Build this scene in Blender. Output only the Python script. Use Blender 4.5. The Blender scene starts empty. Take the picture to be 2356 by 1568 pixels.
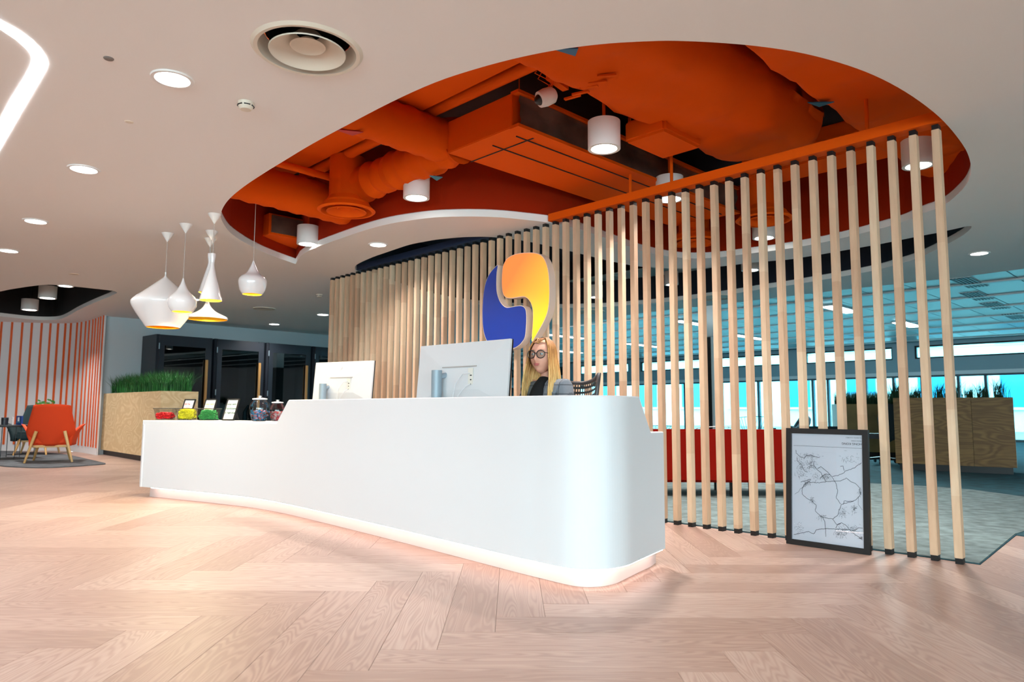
import bpy, bmesh, math, random
from mathutils import Vector, Matrix, geometry
random.seed(7)
C = bpy.context.scene.collection
PI = math.pi

# ------------------------------------------------------------------ camera
F, PITCH, ROLL, HC = 1625.0, 0.0970, 0.00446, 0.92
cd = bpy.data.cameras.new('camera'); cam = bpy.data.objects.new('camera', cd); C.objects.link(cam)
cd.sensor_width = 36; cd.lens = F / 2356 * 36; cd.clip_end = 300; cd.clip_start = .05
cam.matrix_world = Matrix.Translation((0, 0, HC)) @ Matrix.Rotation(PI/2 + PITCH, 4, 'X') @ Matrix.Rotation(ROLL, 4, 'Z')
cd.dof.use_dof = True; cd.dof.focus_distance = 5.2; cd.dof.aperture_fstop = 3.2
bpy.context.scene.camera = cam

# ------------------------------------------------------------------ daylight and exposure
W = bpy.data.worlds.new('sky'); bpy.context.scene.world = W; W.use_nodes = True
bg = W.node_tree.nodes['Background']; bg.inputs[0].default_value = (.86, .95, 1.0, 1); bg.inputs[1].default_value = 14.0
vs = bpy.context.scene.view_settings
vs.view_transform = 'Standard'; vs.look = 'None'; vs.gamma = 1; vs.use_curve_mapping = False; vs.exposure = 0.5
bpy.context.scene.cycles.use_denoising = True
bpy.context.scene.cycles.max_bounces = 8
bpy.context.scene.cycles.transparent_max_bounces = 12
bpy.context.scene.cycles.sample_clamp_indirect = 4
DL = 16.0      # watts of one recessed downlight
CY = 26.0      # watts of one cylinder lamp

# ------------------------------------------------------------------ measuring helpers
_c, _s = math.cos(PITCH), math.sin(PITCH)
def ray(px, py):
    u0 = (px-1178)/F; v0 = (784-py)/F
    u = u0*math.cos(ROLL)-v0*math.sin(ROLL); v = u0*math.sin(ROLL)+v0*math.cos(ROLL)
    return Vector((u, _c-v*_s, _s+v*_c))
def at(px, py, z):
    d = ray(px, py); t = (z-HC)/d.z
    return Vector((d.x*t, d.y*t, z))
def atY(px, py, Y):
    d = ray(px, py); t = Y/d.y
    return Vector((d.x*t, Y, HC+d.z*t))
def proj(x, y, z):
    z -= HC; f = y*_c+z*_s; v = -y*_s+z*_c; u0 = x/f; v0 = v/f
    return 1178+F*(u0*math.cos(ROLL)+v0*math.sin(ROLL)), 784-F*(-u0*math.sin(ROLL)+v0*math.cos(ROLL))
def zat(x, y, py):
    lo, hi = -1, 8
    for _ in range(40):
        m = (lo+hi)/2
        if proj(x, y, m)[1] > py: lo = m
        else: hi = m
    return lo
ZC, ZO = 2.76, 3.2
D = Vector((.696, -.718, 0)).normalized(); N = Vector((.718, .696, 0)).normalized()
AD = math.atan2(D.y, D.x)
def ST(s, t, z=0): 
    p = D*s+N*t; return Vector((p.x, p.y, z))
def onplane(px, py, t0):            # point of the vertical plane N.p = t0
    d = ray(px, py); k = t0/(d.x*N.x+d.y*N.y)
    return Vector((d.x*k, d.y*k, HC+d.z*k))

# ------------------------------------------------------------------ materials
def lin(c):
    return tuple((v/255/12.92 if v/255 <= .04045 else ((v/255+.055)/1.055)**2.4) for v in c)+(1,)
MATS = {}
def mat(name, col, rough=.5, metal=0, emit=0, bump=0, bscale=40, spec=.5, coat=0, vary=0, vscale=3):
    if name in MATS: return MATS[name]
    m = bpy.data.materials.new(name); m.use_nodes = True; nt = m.node_tree; b = nt.nodes['Principled BSDF']
    b.inputs['Base Color'].default_value = lin(col); b.inputs['Roughness'].default_value = rough
    b.inputs['Metallic'].default_value = metal; b.inputs['Specular IOR Level'].default_value = spec
    b.inputs['Coat Weight'].default_value = coat
    if emit:
        b.inputs['Emission Color'].default_value = lin(col); b.inputs['Emission Strength'].default_value = emit
    tc = nt.nodes.new('ShaderNodeTexCoord')
    if bump:
        n = nt.nodes.new('ShaderNodeTexNoise'); n.inputs['Scale'].default_value = bscale; n.inputs['Detail'].default_value = 5
        nt.links.new(tc.outputs['Object'], n.inputs['Vector'])
        bp = nt.nodes.new('ShaderNodeBump'); bp.inputs['Strength'].default_value = bump; bp.inputs['Distance'].default_value = .01
        nt.links.new(n.outputs['Fac'], bp.inputs['Height']); nt.links.new(bp.outputs['Normal'], b.inputs['Normal'])
    if vary:
        n2 = nt.nodes.new('ShaderNodeTexNoise'); n2.inputs['Scale'].default_value = vscale; n2.inputs['Detail'].default_value = 4
        nt.links.new(tc.outputs['Object'], n2.inputs['Vector'])
        r = nt.nodes.new('ShaderNodeValToRGB'); r.color_ramp.elements[0].position = .3; r.color_ramp.elements[1].position = .7
        r.color_ramp.elements[0].color = lin([v*(1-vary) for v in col]); r.color_ramp.elements[1].color = lin([min(255, v*(1+vary*.6)) for v in col])
        nt.links.new(n2.outputs['Fac'], r.inputs['Fac']); nt.links.new(r.outputs['Color'], b.inputs['Base Color'])
    MATS[name] = m
    return m
def N_(nt, t, **kw):
    n = nt.nodes.new(t)
    for k, v in kw.items(): setattr(n, k, v)
    return n
def math_(nt, op, a, b=None):
    n = nt.nodes.new('ShaderNodeMath'); n.operation = op
    for i, v in enumerate((a, b)):
        if v is None: continue
        if isinstance(v, (int, float)): n.inputs[i].default_value = v
        else: nt.links.new(v, n.inputs[i])
    return n.outputs[0]
def wood_mat(name, c1, c2, c3, use_uv=True, ring=16, grain=.35, rough=.42, tone=1.0, segment=0, along='X', stretch=(1.1, 9, 9)):
    m = bpy.data.materials.new(name); m.use_nodes = True; nt = m.node_tree; b = nt.nodes['Principled BSDF']; L = nt.links.new
    tc = N_(nt, 'ShaderNodeTexCoord'); oi = N_(nt, 'ShaderNodeObjectInfo'); ge = N_(nt, 'ShaderNodeNewGeometry')
    rnd = math_(nt, 'FRACT', math_(nt, 'ADD', oi.outputs['Random'], math_(nt, 'MULTIPLY', ge.outputs['Random Per Island'], 3.7)))
    mp = N_(nt, 'ShaderNodeMapping'); L(tc.outputs['UV' if use_uv else 'Object'], mp.inputs['Vector'])
    mp.inputs['Scale'].default_value = stretch
    add = N_(nt, 'ShaderNodeVectorMath', operation='ADD'); L(mp.outputs[0], add.inputs[0])
    cmb = N_(nt, 'ShaderNodeCombineXYZ'); L(math_(nt, 'MULTIPLY', rnd, 37.0), cmb.inputs[0]); L(math_(nt, 'MULTIPLY', rnd, 91.0), cmb.inputs[2])
    L(cmb.outputs[0], add.inputs[1])
    n1 = N_(nt, 'ShaderNodeTexNoise'); n1.inputs['Scale'].default_value = .8; n1.inputs['Detail'].default_value = 1.5; L(add.outputs[0], n1.inputs['Vector'])
    rg = math_(nt, 'SINE', math_(nt, 'MULTIPLY', n1.outputs['Fac'], ring*6.28)); rg = math_(nt, 'POWER', math_(nt, 'ABSOLUTE', rg), 3.0)
    mp2 = N_(nt, 'ShaderNodeVectorMath', operation='MULTIPLY'); L(add.outputs[0], mp2.inputs[0]); mp2.inputs[1].default_value = (2, 7, 7)
    n2 = N_(nt, 'ShaderNodeTexNoise'); n2.inputs['Scale'].default_value = 1.0; n2.inputs['Detail'].default_value = 6; L(mp2.outputs[0], n2.inputs['Vector'])
    f = math_(nt, 'ADD', math_(nt, 'MULTIPLY', rnd, tone*.62), math_(nt, 'MULTIPLY', n2.outputs['Fac'], .55))
    f = math_(nt, 'SUBTRACT', f, math_(nt, 'MULTIPLY', rg, grain*.4))
    if segment:
        sp = N_(nt, 'ShaderNodeSeparateXYZ'); L(tc.outputs['Object'], sp.inputs[0])
        k = math_(nt, 'FLOOR', math_(nt, 'ADD', math_(nt, 'MULTIPLY', sp.outputs[along], 1.9), math_(nt, 'MULTIPLY', rnd, 5.0)))
        cc = N_(nt, 'ShaderNodeCombineXYZ'); L(k, cc.inputs[0]); L(rnd, cc.inputs[1])
        wn = N_(nt, 'ShaderNodeTexWhiteNoise'); wn.noise_dimensions = '2D'; L(cc.outputs[0], wn.inputs['Vector'])
        f = math_(nt, 'ADD', f, math_(nt, 'MULTIPLY', math_(nt, 'SUBTRACT', wn.outputs['Value'], .5), segment))
    r = N_(nt, 'ShaderNodeValToRGB'); L(f, r.inputs['Fac']); e = r.color_ramp.elements
    e[0].position = .15; e[0].color = lin(c1); e[1].position = .95; e[1].color = lin(c3); x = e.new(.55); x.color = lin(c2)
    L(r.outputs['Color'], b.inputs['Base Color']); b.inputs['Roughness'].default_value = rough
    bp = N_(nt, 'ShaderNodeBump'); bp.inputs['Strength'].default_value = .12; bp.inputs['Distance'].default_value = .003
    L(n2.outputs['Fac'], bp.inputs['Height']); L(bp.outputs[0], b.inputs['Normal'])
    MATS[name] = m
    return m
def glass_mat(name, tint, refl=.06, rough=.0):
    m = bpy.data.materials.new(name); m.use_nodes = True; nt = m.node_tree; nt.nodes.clear(); L = nt.links.new
    o = N_(nt, 'ShaderNodeOutputMaterial'); t = N_(nt, 'ShaderNodeBsdfTransparent'); g = N_(nt, 'ShaderNodeBsdfGlossy'); mx = N_(nt, 'ShaderNodeMixShader')
    t.inputs[0].default_value = lin(tint); g.inputs['Roughness'].default_value = rough
    fr = N_(nt, 'ShaderNodeFresnel'); fr.inputs['IOR'].default_value = 1.45
    L(math_(nt, 'ADD', fr.outputs[0], refl), mx.inputs[0]); L(t.outputs[0], mx.inputs[1]); L(g.outputs[0], mx.inputs[2]); L(mx.outputs[0], o.inputs[0])
    MATS[name] = m
    return m
def check_mat():
    m = bpy.data.materials.new('checked_wool'); m.use_nodes = True; nt = m.node_tree; b = nt.nodes['Principled BSDF']; L = nt.links.new
    tc = N_(nt, 'ShaderNodeTexCoord'); sp = N_(nt, 'ShaderNodeSeparateXYZ'); L(tc.outputs['Object'], sp.inputs[0])
    def ln(o, per, w): return math_(nt, 'LESS_THAN', math_(nt, 'FRACT', math_(nt, 'MULTIPLY', o, 1/per)), w)
    a = math_(nt, 'MAXIMUM', ln(sp.outputs['Y'], .06, .12), ln(sp.outputs['Z'], .06, .12))
    n = N_(nt, 'ShaderNodeTexNoise'); n.inputs['Scale'].default_value = 200
    f = math_(nt, 'ADD', math_(nt, 'MULTIPLY', a, .5), math_(nt, 'MULTIPLY', n.outputs['Fac'], .5))
    r = N_(nt, 'ShaderNodeValToRGB'); L(f, r.inputs[0]); r.color_ramp.elements[0].color = lin((128, 134, 142)); r.color_ramp.elements[1].color = lin((52, 56, 62))
    L(r.outputs[0], b.inputs['Base Color']); b.inputs['Roughness'].default_value = .9
    return m

M = dict(
    white=mat('white_paint', (248, 243, 238), .6), plaster=mat('wall_plaster', (232, 228, 228), .7),
    grey=mat('grey_paint', (196, 206, 210), .7), desk=mat('solid_surface', (219, 220, 222), .5),
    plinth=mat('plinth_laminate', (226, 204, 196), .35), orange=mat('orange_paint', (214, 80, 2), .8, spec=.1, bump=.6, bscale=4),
    orange_s=mat('orange_smooth', (222, 84, 2), .75, spec=.12), upst=mat('upstand_shaded_orange', (150, 34, 2), .8, spec=.1), batten=mat('batten_orange', (226, 92, 28), .6),  # upstand: orange darkened and reddened, the dimmer light there put into its paint
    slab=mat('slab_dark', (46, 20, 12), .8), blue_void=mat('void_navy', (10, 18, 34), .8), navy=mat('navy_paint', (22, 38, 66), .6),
    black_void=mat('void_black', (22, 21, 21), .8), foil=mat('foil_insulation', (128, 108, 96), .32, .5, bump=1.0, bscale=5, vary=.35, vscale=2.5),
    black=mat('black_plastic', (16, 16, 17), .45), blackm=mat('black_metal', (22, 23, 25), .35, .4), dark=mat('charcoal_panel', (38, 43, 52), .4),
    lamp=mat('lamp_white', (242, 238, 234), .45), gloss=mat('gloss_white', (243, 240, 240), .12, coat=.5), gold=mat('gold_inside', (252, 206, 50), .3, .7),
    led=mat('led_white', (255, 252, 248), emit=14), led_c=mat('led_cool', (240, 248, 255), emit=10), bulb=mat('warm_bulb', (255, 190, 90), emit=12),
    strip=mat('warm_strip', (255, 232, 224), emit=15), panel=mat('panel_light', (235, 250, 255), emit=9),
    vent=mat('vent_cream', (226, 214, 196), .5), cord=mat('cord_grey', (190, 180, 172), .6),
    mon=mat('monitor_white', (204, 205, 207), .45), mong=mat('stand_grey', (142, 158, 168), .45, .2), screen=mat('screen_dark', (12, 14, 18), .2),
    red=mat('red_fabric', (138, 18, 6), .9, spec=.1, bump=.1, bscale=200), orf=mat('orange_fabric', (214, 62, 8), .85, bump=.1, bscale=200), green_f=mat('dark_green_fabric', (28, 48, 52), .9),
    oak=wood_mat('pale_oak_leg', (190, 140, 80), (214, 168, 105), (232, 195, 140), False, 8, .2, .5),
    planks=wood_mat('floor_oak', (156, 127, 113), (176, 149, 135), (194, 173, 159), True, 14, .8, .40, .8),
    slat=wood_mat('slat_birch', (196, 158, 128), (216, 184, 152), (232, 210, 180), False, 5, .12, .55, .5, segment=.35, along='Z', stretch=(14, 14, .8)),
    ply=wood_mat('pale_plywood', (214, 184, 138), (236, 214, 172), (246, 234, 204), False, 7, .8, .6, .15, stretch=(1.6, 1.6, 3)),
    plyd=wood_mat('brown_plywood', (104, 74, 36), (146, 114, 62), (170, 138, 82), False, 7, .5, .6, .15, stretch=(1.3, 1.3, 5)),
    handle=mat('oak_handle', (190, 142, 84), .5),
    carpet=mat('light_carpet', (108, 124, 124), .95, bump=.6, bscale=150, vary=.22, vscale=9), carpetd=mat('teal_carpet', (30, 72, 82), .95, bump=.5, bscale=150, vary=.25, vscale=6),
    rug=mat('charcoal_rug', (84, 88, 92), .95, bump=.5, bscale=120, vary=.3, vscale=5),
    leaf=mat('grass_green', (36, 104, 42), .6, vary=.4, vscale=9), leafd=mat('grass_dark', (20, 58, 28), .7), pebble=mat('white_pebbles', (214, 206, 196), .7),
    tile=mat('metal_ceiling_tile', (190, 214, 216), .3, .15), bar=mat('ceiling_bar', (222, 230, 230), .35), teal=mat('bulkhead_paint', (150, 176, 184), .6), mull=mat('mullion_grey', (60, 76, 84), .4, .3),
    facade=mat('facade_render', (216, 220, 222), .8), fwin=mat('facade_window', (40, 130, 160), .2),
    glass=glass_mat('window_glass', (232, 244, 246)), tglass=glass_mat('tinted_glass', (178, 234, 243)), bglass=glass_mat('booth_glass', (120, 134, 140), .10), jar=glass_mat('jar_glass', (246, 250, 252), .03, .02),
    skin=mat('skin', (222, 160, 136), .55), lips=mat('lips', (190, 100, 96), .5), blacktop=mat('black_jersey', (14, 14, 16), .9), wool=check_mat(),
    eyew=mat('eye_white', (230, 228, 226), .3), iris=mat('eye_iris', (70, 84, 96), .3),
    paper=mat('paper_white', (248, 248, 250), .5), ink=mat('ink_black', (34, 34, 38), .6), inkg=mat('ink_grey', (96, 98, 104), .7),
)
def grad_mat():
    m = bpy.data.materials.new('sign_orange_face'); m.use_nodes = True; nt = m.node_tree; b = nt.nodes['Principled BSDF']; L = nt.links.new
    tc = N_(nt, 'ShaderNodeTexCoord'); sp = N_(nt, 'ShaderNodeSeparateXYZ'); L(tc.outputs['Object'], sp.inputs[0])
    f = math_(nt, 'ADD', math_(nt, 'MULTIPLY', sp.outputs['X'], .9), math_(nt, 'MULTIPLY', sp.outputs['Z'], -.85))
    f = math_(nt, 'ADD', f, .32)
    r = N_(nt, 'ShaderNodeValToRGB'); L(f, r.inputs[0]); e = r.color_ramp.elements
    e[0].color = lin((255, 128, 62)); e[1].color = lin((255, 208, 12)); x = e.new(.5); x.color = lin((255, 176, 60))
    L(r.outputs[0], b.inputs['Base Color']); L(r.outputs[0], b.inputs['Emission Color']); b.inputs['Emission Strength'].default_value = .55; b.inputs['Roughness'].default_value = .4
    return m
M['signo'] = grad_mat(); M['signb'] = mat('sign_blue_face', (16, 50, 140), .4, emit=.12); M['signs'] = mat('sign_return', (238, 214, 196), .5)

# ------------------------------------------------------------------ mesh builders
class MB:
    def __init__(s): s.v = []; s.f = []; s.mi = []; s.uv = None
    def add(s, vs, fs, mi=0):
        o = len(s.v); s.v += [tuple(v) for v in vs]; s.f += [tuple(i+o for i in f) for f in fs]; s.mi += [mi]*len(fs); return s
    def box(s, c, size, rz=0, mi=0, mtx=None):
        x, y, z = [a/2 for a in size]
        vs = [Vector((i*x, j*y, k*z)) for i in (-1, 1) for j in (-1, 1) for k in (-1, 1)]
        R = mtx if mtx is not None else Matrix.Rotation(rz, 4, 'Z')
        vs = [R @ v + Vector(c) for v in vs]
        return s.add(vs, [(0, 1, 3, 2), (4, 6, 7, 5), (0, 4, 5, 1), (2, 3, 7, 6), (0, 2, 6, 4), (1, 5, 7, 3)], mi)
    def prism(s, poly, z0, z1, mi=0, holes=()):
        n = len(poly); vs = [(p[0], p[1], z0) for p in poly]+[(p[0], p[1], z1) for p in poly]
        fs = [(i, (i+1) % n, n+(i+1) % n, n+i) for i in range(n)]
        tri = geometry.tessellate_polygon([[Vector((p[0], p[1], 0)) for p in poly]])
        fs += [tuple(t) for t in tri]+[tuple(a+n for a in t) for t in tri]
        return s.add(vs, fs, mi)
    def lathe(s, prof, c=(0, 0, 0), seg=32, mi=0, cap=(False, False), mtx=None):
        vs = []; k = len(prof)
        for i in range(seg):
            a = 2*PI*i/seg
            for r, z in prof: vs.append(Vector((r*math.cos(a), r*math.sin(a), z)))
        if mtx is not None: vs = [mtx @ v for v in vs]
        vs = [v+Vector(c) for v in vs]
        fs = [(i*k+j, ((i+1) % seg)*k+j, ((i+1) % seg)*k+j+1, i*k+j+1) for i in range(seg) for j in range(k-1)]
        if cap[0]: fs.append(tuple(i*k for i in range(seg)))
        if cap[1]: fs.append(tuple(i*k+k-1 for i in range(seg)))
        return s.add(vs, fs, mi)
    def tube(s, pts, r, seg=8, mi=0, cap=True):
        pts = [Vector(p) for p in pts]; n = len(pts); rs = r if isinstance(r, (list, tuple)) else [r]*n
        vs = []; up = None
        for i, p in enumerate(pts):
            d = (pts[min(i+1, n-1)]-pts[max(i-1, 0)]).normalized()
            if up is None: up = Vector((0, 0, 1)) if abs(d.z) < .9 else Vector((1, 0, 0))
            x = d.cross(up).normalized(); y = x.cross(d).normalized(); up = y
            for j in range(seg):
                a = 2*PI*j/seg; vs.append(p+x*math.cos(a)*rs[i]+y*math.sin(a)*rs[i])
        fs = [(i*seg+j, i*seg+(j+1) % seg, (i+1)*seg+(j+1) % seg, (i+1)*seg+j) for i in range(n-1) for j in range(seg)]
        if cap: fs += [tuple(range(seg)), tuple((n-1)*seg+j for j in range(seg))]
        return s.add(vs, fs, mi)
    def build(s, name, mats, parent=None, loc=None, smooth=False, bevel=0, rec=True, mtx=None):
        me = bpy.data.meshes.new(name); me.from_pydata(s.v, [], s.f)
        for m in (mats if isinstance(mats, (list, tuple)) else [mats]): me.materials.append(m)
        me.polygons.foreach_set('material_index', s.mi)
        if rec or bevel:
            b = bmesh.new(); b.from_mesh(me)
            if bevel:
                es = [e for e in b.edges if len(e.link_faces) == 2 and e.calc_face_angle(0) > .5]
                bmesh.ops.bevel(b, geom=es, offset=bevel, segments=2, affect='EDGES', clamp_overlap=True)
            if rec: bmesh.ops.recalc_face_normals(b, faces=b.faces)
            b.to_mesh(me); b.free()
        me.update()
        return link(name, me, parent, loc, smooth, mtx)
def link(name, me, parent=None, loc=None, smooth=False, mtx=None):
    if smooth:
        me.polygons.foreach_set('use_smooth', [True]*len(me.polygons))
        if smooth != 'all':
            try: me.set_sharp_from_angle(angle=math.radians(38))
            except Exception: pass
    o = bpy.data.objects.new(name, me); C.objects.link(o)
    if parent is not None: o.parent = parent
    if loc is not None: o.location = loc
    if mtx is not None: o.matrix_local = mtx
    return o
def tag(o, label=None, cat=None, group=None, kind=None):
    if label: o['label'] = label
    if cat: o['category'] = cat
    if group: o['group'] = group
    if kind: o['kind'] = kind
    return o
def thing(name, label, cat, loc=(0, 0, 0), rz=0, group=None):
    o = bpy.data.objects.new(name, None); C.objects.link(o); o.location = loc; o.rotation_euler = (0, 0, rz); o.empty_display_size = .1
    return tag(o, label, cat, group)
def struct(o): o['kind'] = 'structure'; return o
def dup(o, parent=None, loc=None, rz=None, label=None):
    c = o.copy(); C.objects.link(c)
    if parent is not None: c.parent = parent
    if loc is not None: c.location = loc
    if rz is not None: c.rotation_euler = (0, 0, rz)
    if label: c['label'] = label
    for ch in [k for k in KIDS(o)]: dup(ch, c)
    return c
def KIDS(o): return [k for k in bpy.data.objects if k.parent == o]
def smoothline(pts, n=6, closed=True):
    out = []; k = len(pts); P = [Vector((p[0], p[1], p[2] if len(p) > 2 else 0)) for p in pts]
    rng = range(k if closed else k-1)
    for i in rng:
        if closed: a, b, c, d = P[(i-1) % k], P[i], P[(i+1) % k], P[(i+2) % k]
        else: a, b, c, d = P[max(i-1, 0)], P[i], P[i+1], P[min(i+2, k-1)]
        for j in range(n):
            t = j/n
            out.append(.5*((2*b)+(c-a)*t+(2*a-5*b+4*c-d)*t*t+(3*b-a-3*c+d)*t**3))
    if not closed: out.append(P[-1])
    return out
def curve2d(name, loops, z0, z1, m, parent=None):
    """filled flat shape with holes, extruded between two heights"""
    cu = bpy.data.curves.new(name, 'CURVE'); cu.dimensions = '2D'; cu.fill_mode = 'BOTH'; cu.extrude = (z1-z0)/2
    for lp in loops:
        sp = cu.splines.new('POLY'); sp.points.add(len(lp)-1); sp.use_cyclic_u = True
        for p, q in zip(sp.points, lp): p.co = (q[0], q[1], 0, 1)
    ob = bpy.data.objects.new(name, cu); C.objects.link(ob); bpy.context.view_layer.update()
    me = bpy.data.meshes.new_from_object(ob.evaluated_get(bpy.context.evaluated_depsgraph_get()))
    bpy.data.objects.remove(ob); me.materials.clear(); me.materials.append(m)
    for v in me.vertices: v.co.z += (z0+z1)/2
    return link(name, me, parent)
def skinmesh(name, verts, edges, m, parent=None, root=0, sub=2):
    """verts: (x,y,z,r[,r2])"""
    me = bpy.data.meshes.new(name); me.from_pydata([v[:3] for v in verts], edges, [])
    ob = bpy.data.objects.new(name, me); C.objects.link(ob)
    sk = ob.modifiers.new('s', 'SKIN'); sk.use_smooth_shade = True
    for i, v in enumerate(verts):
        d = me.skin_vertices[0].data[i]; d.radius = (v[3], v[4] if len(v) > 4 else v[3]); d.use_root = (i == root)
    su = ob.modifiers.new('u', 'SUBSURF'); su.levels = sub; su.render_levels = sub
    bpy.context.view_layer.update()
    m2 = bpy.data.meshes.new_from_object(ob.evaluated_get(bpy.context.evaluated_depsgraph_get()))
    bpy.data.objects.remove(ob); m2.materials.clear(); m2.materials.append(m)
    return link(name, m2, parent, smooth='all')
def text_mesh(body, size, m, name='lettering', parent=None, mtx=None, extrude=.0006, align='LEFT'):
    cu = bpy.data.curves.new('t', 'FONT'); cu.body = body; cu.size = size; cu.extrude = extrude; cu.align_x = align; cu.resolution_u = 3
    ob = bpy.data.objects.new('t', cu); C.objects.link(ob); bpy.context.view_layer.update()
    me = bpy.data.meshes.new_from_object(ob.evaluated_get(bpy.context.evaluated_depsgraph_get()))
    bpy.data.objects.remove(ob); me.materials.clear(); me.materials.append(m)
    return link(name, me, parent, mtx=mtx)
def spot(loc, power, col=(1, .95, .91), size=.16, spread=2.4, parent=None, rot=(0, 0, 0), shape='DISK', name='lamp_light', size_y=None):
    l = bpy.data.lights.new(name, 'AREA'); l.shape = shape; l.size = size; l.energy = power; l.color = col; l.spread = spread
    if size_y: l.shape = 'RECTANGLE'; l.size_y = size_y
    o = bpy.data.objects.new(name, l); C.objects.link(o)
    if parent is not None: o.parent = parent
    o.location = loc; o.rotation_euler = rot
    return o

# ================================================================== SETTING
# ---- ceiling shapes, traced once and laid on the plane of the ceiling
orange_px = [(680, 607), (640, 593), (600, 577), (560, 556), (530, 535), (513, 512), (508, 495), (514, 476), (530, 455), (560, 430), (600, 403), (650, 372), (720, 330), (800, 287), (900, 235), (1000, 190), (1100, 157), (1200, 131), (1300, 112), (1400, 100), (1500, 94.5), (1560, 94), (1650, 98), (1750, 107), (1850, 123), (1950, 150), (2030, 182), (2100, 222), (2160, 268), (2200, 312), (2225, 350), (2234, 383), (2232, 407), (2215, 435), (2173, 471), (2122, 491), (2068, 513), (1976, 538), (1890, 558), (1804, 573), (1715, 584), (1660, 591), (1600, 594), (1542, 590), (1480, 577), (1446, 566), (1343, 530), (1300, 518), (1254, 510.5), (1206, 505), (1154, 500), (1103, 498), (1051, 498), (999, 500), (948, 506), (896, 514.6), (844, 528), (793, 545), (745, 562), (720, 572), (704, 580), (690, 590)]
blue_px = [(818, 621), (817, 613.5), (825, 606), (857, 591.5), (887, 581), (916, 571), (945, 562), (975, 556), (1004, 551), (1033, 548), (1063, 545.5), (1092, 544.5), (1122, 544.6), (1165, 548), (1205, 553.6), (1251, 563), (1296, 573.5), (1346, 586), (1399, 599), (1452, 610), (1482, 613.7), (1515, 616), (1565, 617.6), (1614, 616.6), (1674, 611), (1714, 606), (1757, 601.5), (1812, 597), (1852, 591), (1895, 584), (1935, 577), (1981, 569), (2028, 560.6), (2071, 552), (2126, 541), (2154, 536), (2190, 528), (2235, 520), (2217, 540), (2180, 561), (2131, 585), (2104, 596), (2074, 605), (2028, 618), (1985, 627), (1935, 636), (1895, 643), (1852, 650), (1816, 656), (1756, 664), (1714, 671), (1674, 677), (1611, 685), (1578, 689), (1512, 696), (1452, 701), (1399, 705), (1296, 708), (1200, 706), (1100, 700), (1000, 685), (900, 655), (850, 637)]
black_px = [(270, 673), (258, 668.5), (215, 663.5), (172, 659), (131, 655.5), (110, 654.6), (89, 656), (47.5, 661.5), (1, 670), (-80, 690), (-150, 706), (-100, 717), (0, 727), (71, 734.5), (113, 736), (137, 734), (155, 727), (178, 714), (215, 697), (250, 683)]
OR = [at(a, b, ZC) for a, b in orange_px]; OR = [OR[0]]+smoothline(OR[1:], 4, False)+smoothline([OR[-1], OR[0]], 2, False)[:2]
BL = smoothline([at(a, b, ZC) for a, b in blue_px], 3, False)
BK = smoothline([at(a, b, ZC) for a, b in black_px], 3, False)
led_out = [(0, 342), (50, 255), (90, 186), (105, 160), (109, 146), (105, 132), (92, 112), (70, 90), (40, 68), (0, 47)]
led_in = [(0, 65), (40, 92), (62, 112), (74, 127), (76, 138), (72, 152), (60, 175), (30, 222), (0, 277)]
LO = [at(a, b, ZC) for a, b in led_out]; LI = [at(a, b, ZC) for a, b in led_in]
vent_c = at(708, 115, ZC); VR = .27
def circle(c, r, n=40): return [Vector((c[0]+r*math.cos(2*PI*i/n), c[1]+r*math.sin(2*PI*i/n), 0)) for i in range(n)]
edge = smoothline([at(a, b, ZC) for a, b in [(2356, 618), (2190, 639), (1988, 661), (1898, 671), (1816, 681), (1756, 688), (1668, 699), (1608, 705), (1508, 716), (1449, 724), (1380, 738)]], 3, False)
outer = [Vector(p) for p in [(-16, -6, 0), (20, -6, 0), (14, 1.5, 0)]]+edge+[Vector((0, 17.5, 0)), Vector((-1.1, 22, 0)), Vector((-4.6, 18.6, 0)), Vector((-8.2, 15.0, 0)), Vector((-9.8, 16.2, 0)), Vector((-16, 16.0, 0))]
ceil = struct(curve2d('ceiling', [outer, OR, BL, BK, circle(vent_c, VR)], ZC, ZC+.075, M['white']))

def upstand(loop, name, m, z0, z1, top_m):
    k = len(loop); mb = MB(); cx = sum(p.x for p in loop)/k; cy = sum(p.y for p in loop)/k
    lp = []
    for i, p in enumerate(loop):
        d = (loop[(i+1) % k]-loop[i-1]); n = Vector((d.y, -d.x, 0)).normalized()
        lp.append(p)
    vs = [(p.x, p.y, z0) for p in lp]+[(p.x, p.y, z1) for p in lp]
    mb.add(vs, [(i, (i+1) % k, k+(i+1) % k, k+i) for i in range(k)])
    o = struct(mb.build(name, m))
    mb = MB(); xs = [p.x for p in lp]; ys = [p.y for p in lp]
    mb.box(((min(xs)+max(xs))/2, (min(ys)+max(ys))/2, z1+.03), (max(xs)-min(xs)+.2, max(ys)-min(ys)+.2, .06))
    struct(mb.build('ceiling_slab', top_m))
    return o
upstand(OR, 'ceiling_upstand', M['upst'], ZC+.07, 3.75, M['slab'])  # slab coloured near black: the shade above the ducts is painted in
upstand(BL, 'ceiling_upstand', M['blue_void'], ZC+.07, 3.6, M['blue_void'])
upstand(BK, 'ceiling_upstand', M['black_void'], ZC+.07, 3.5, M['black_void'])

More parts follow.
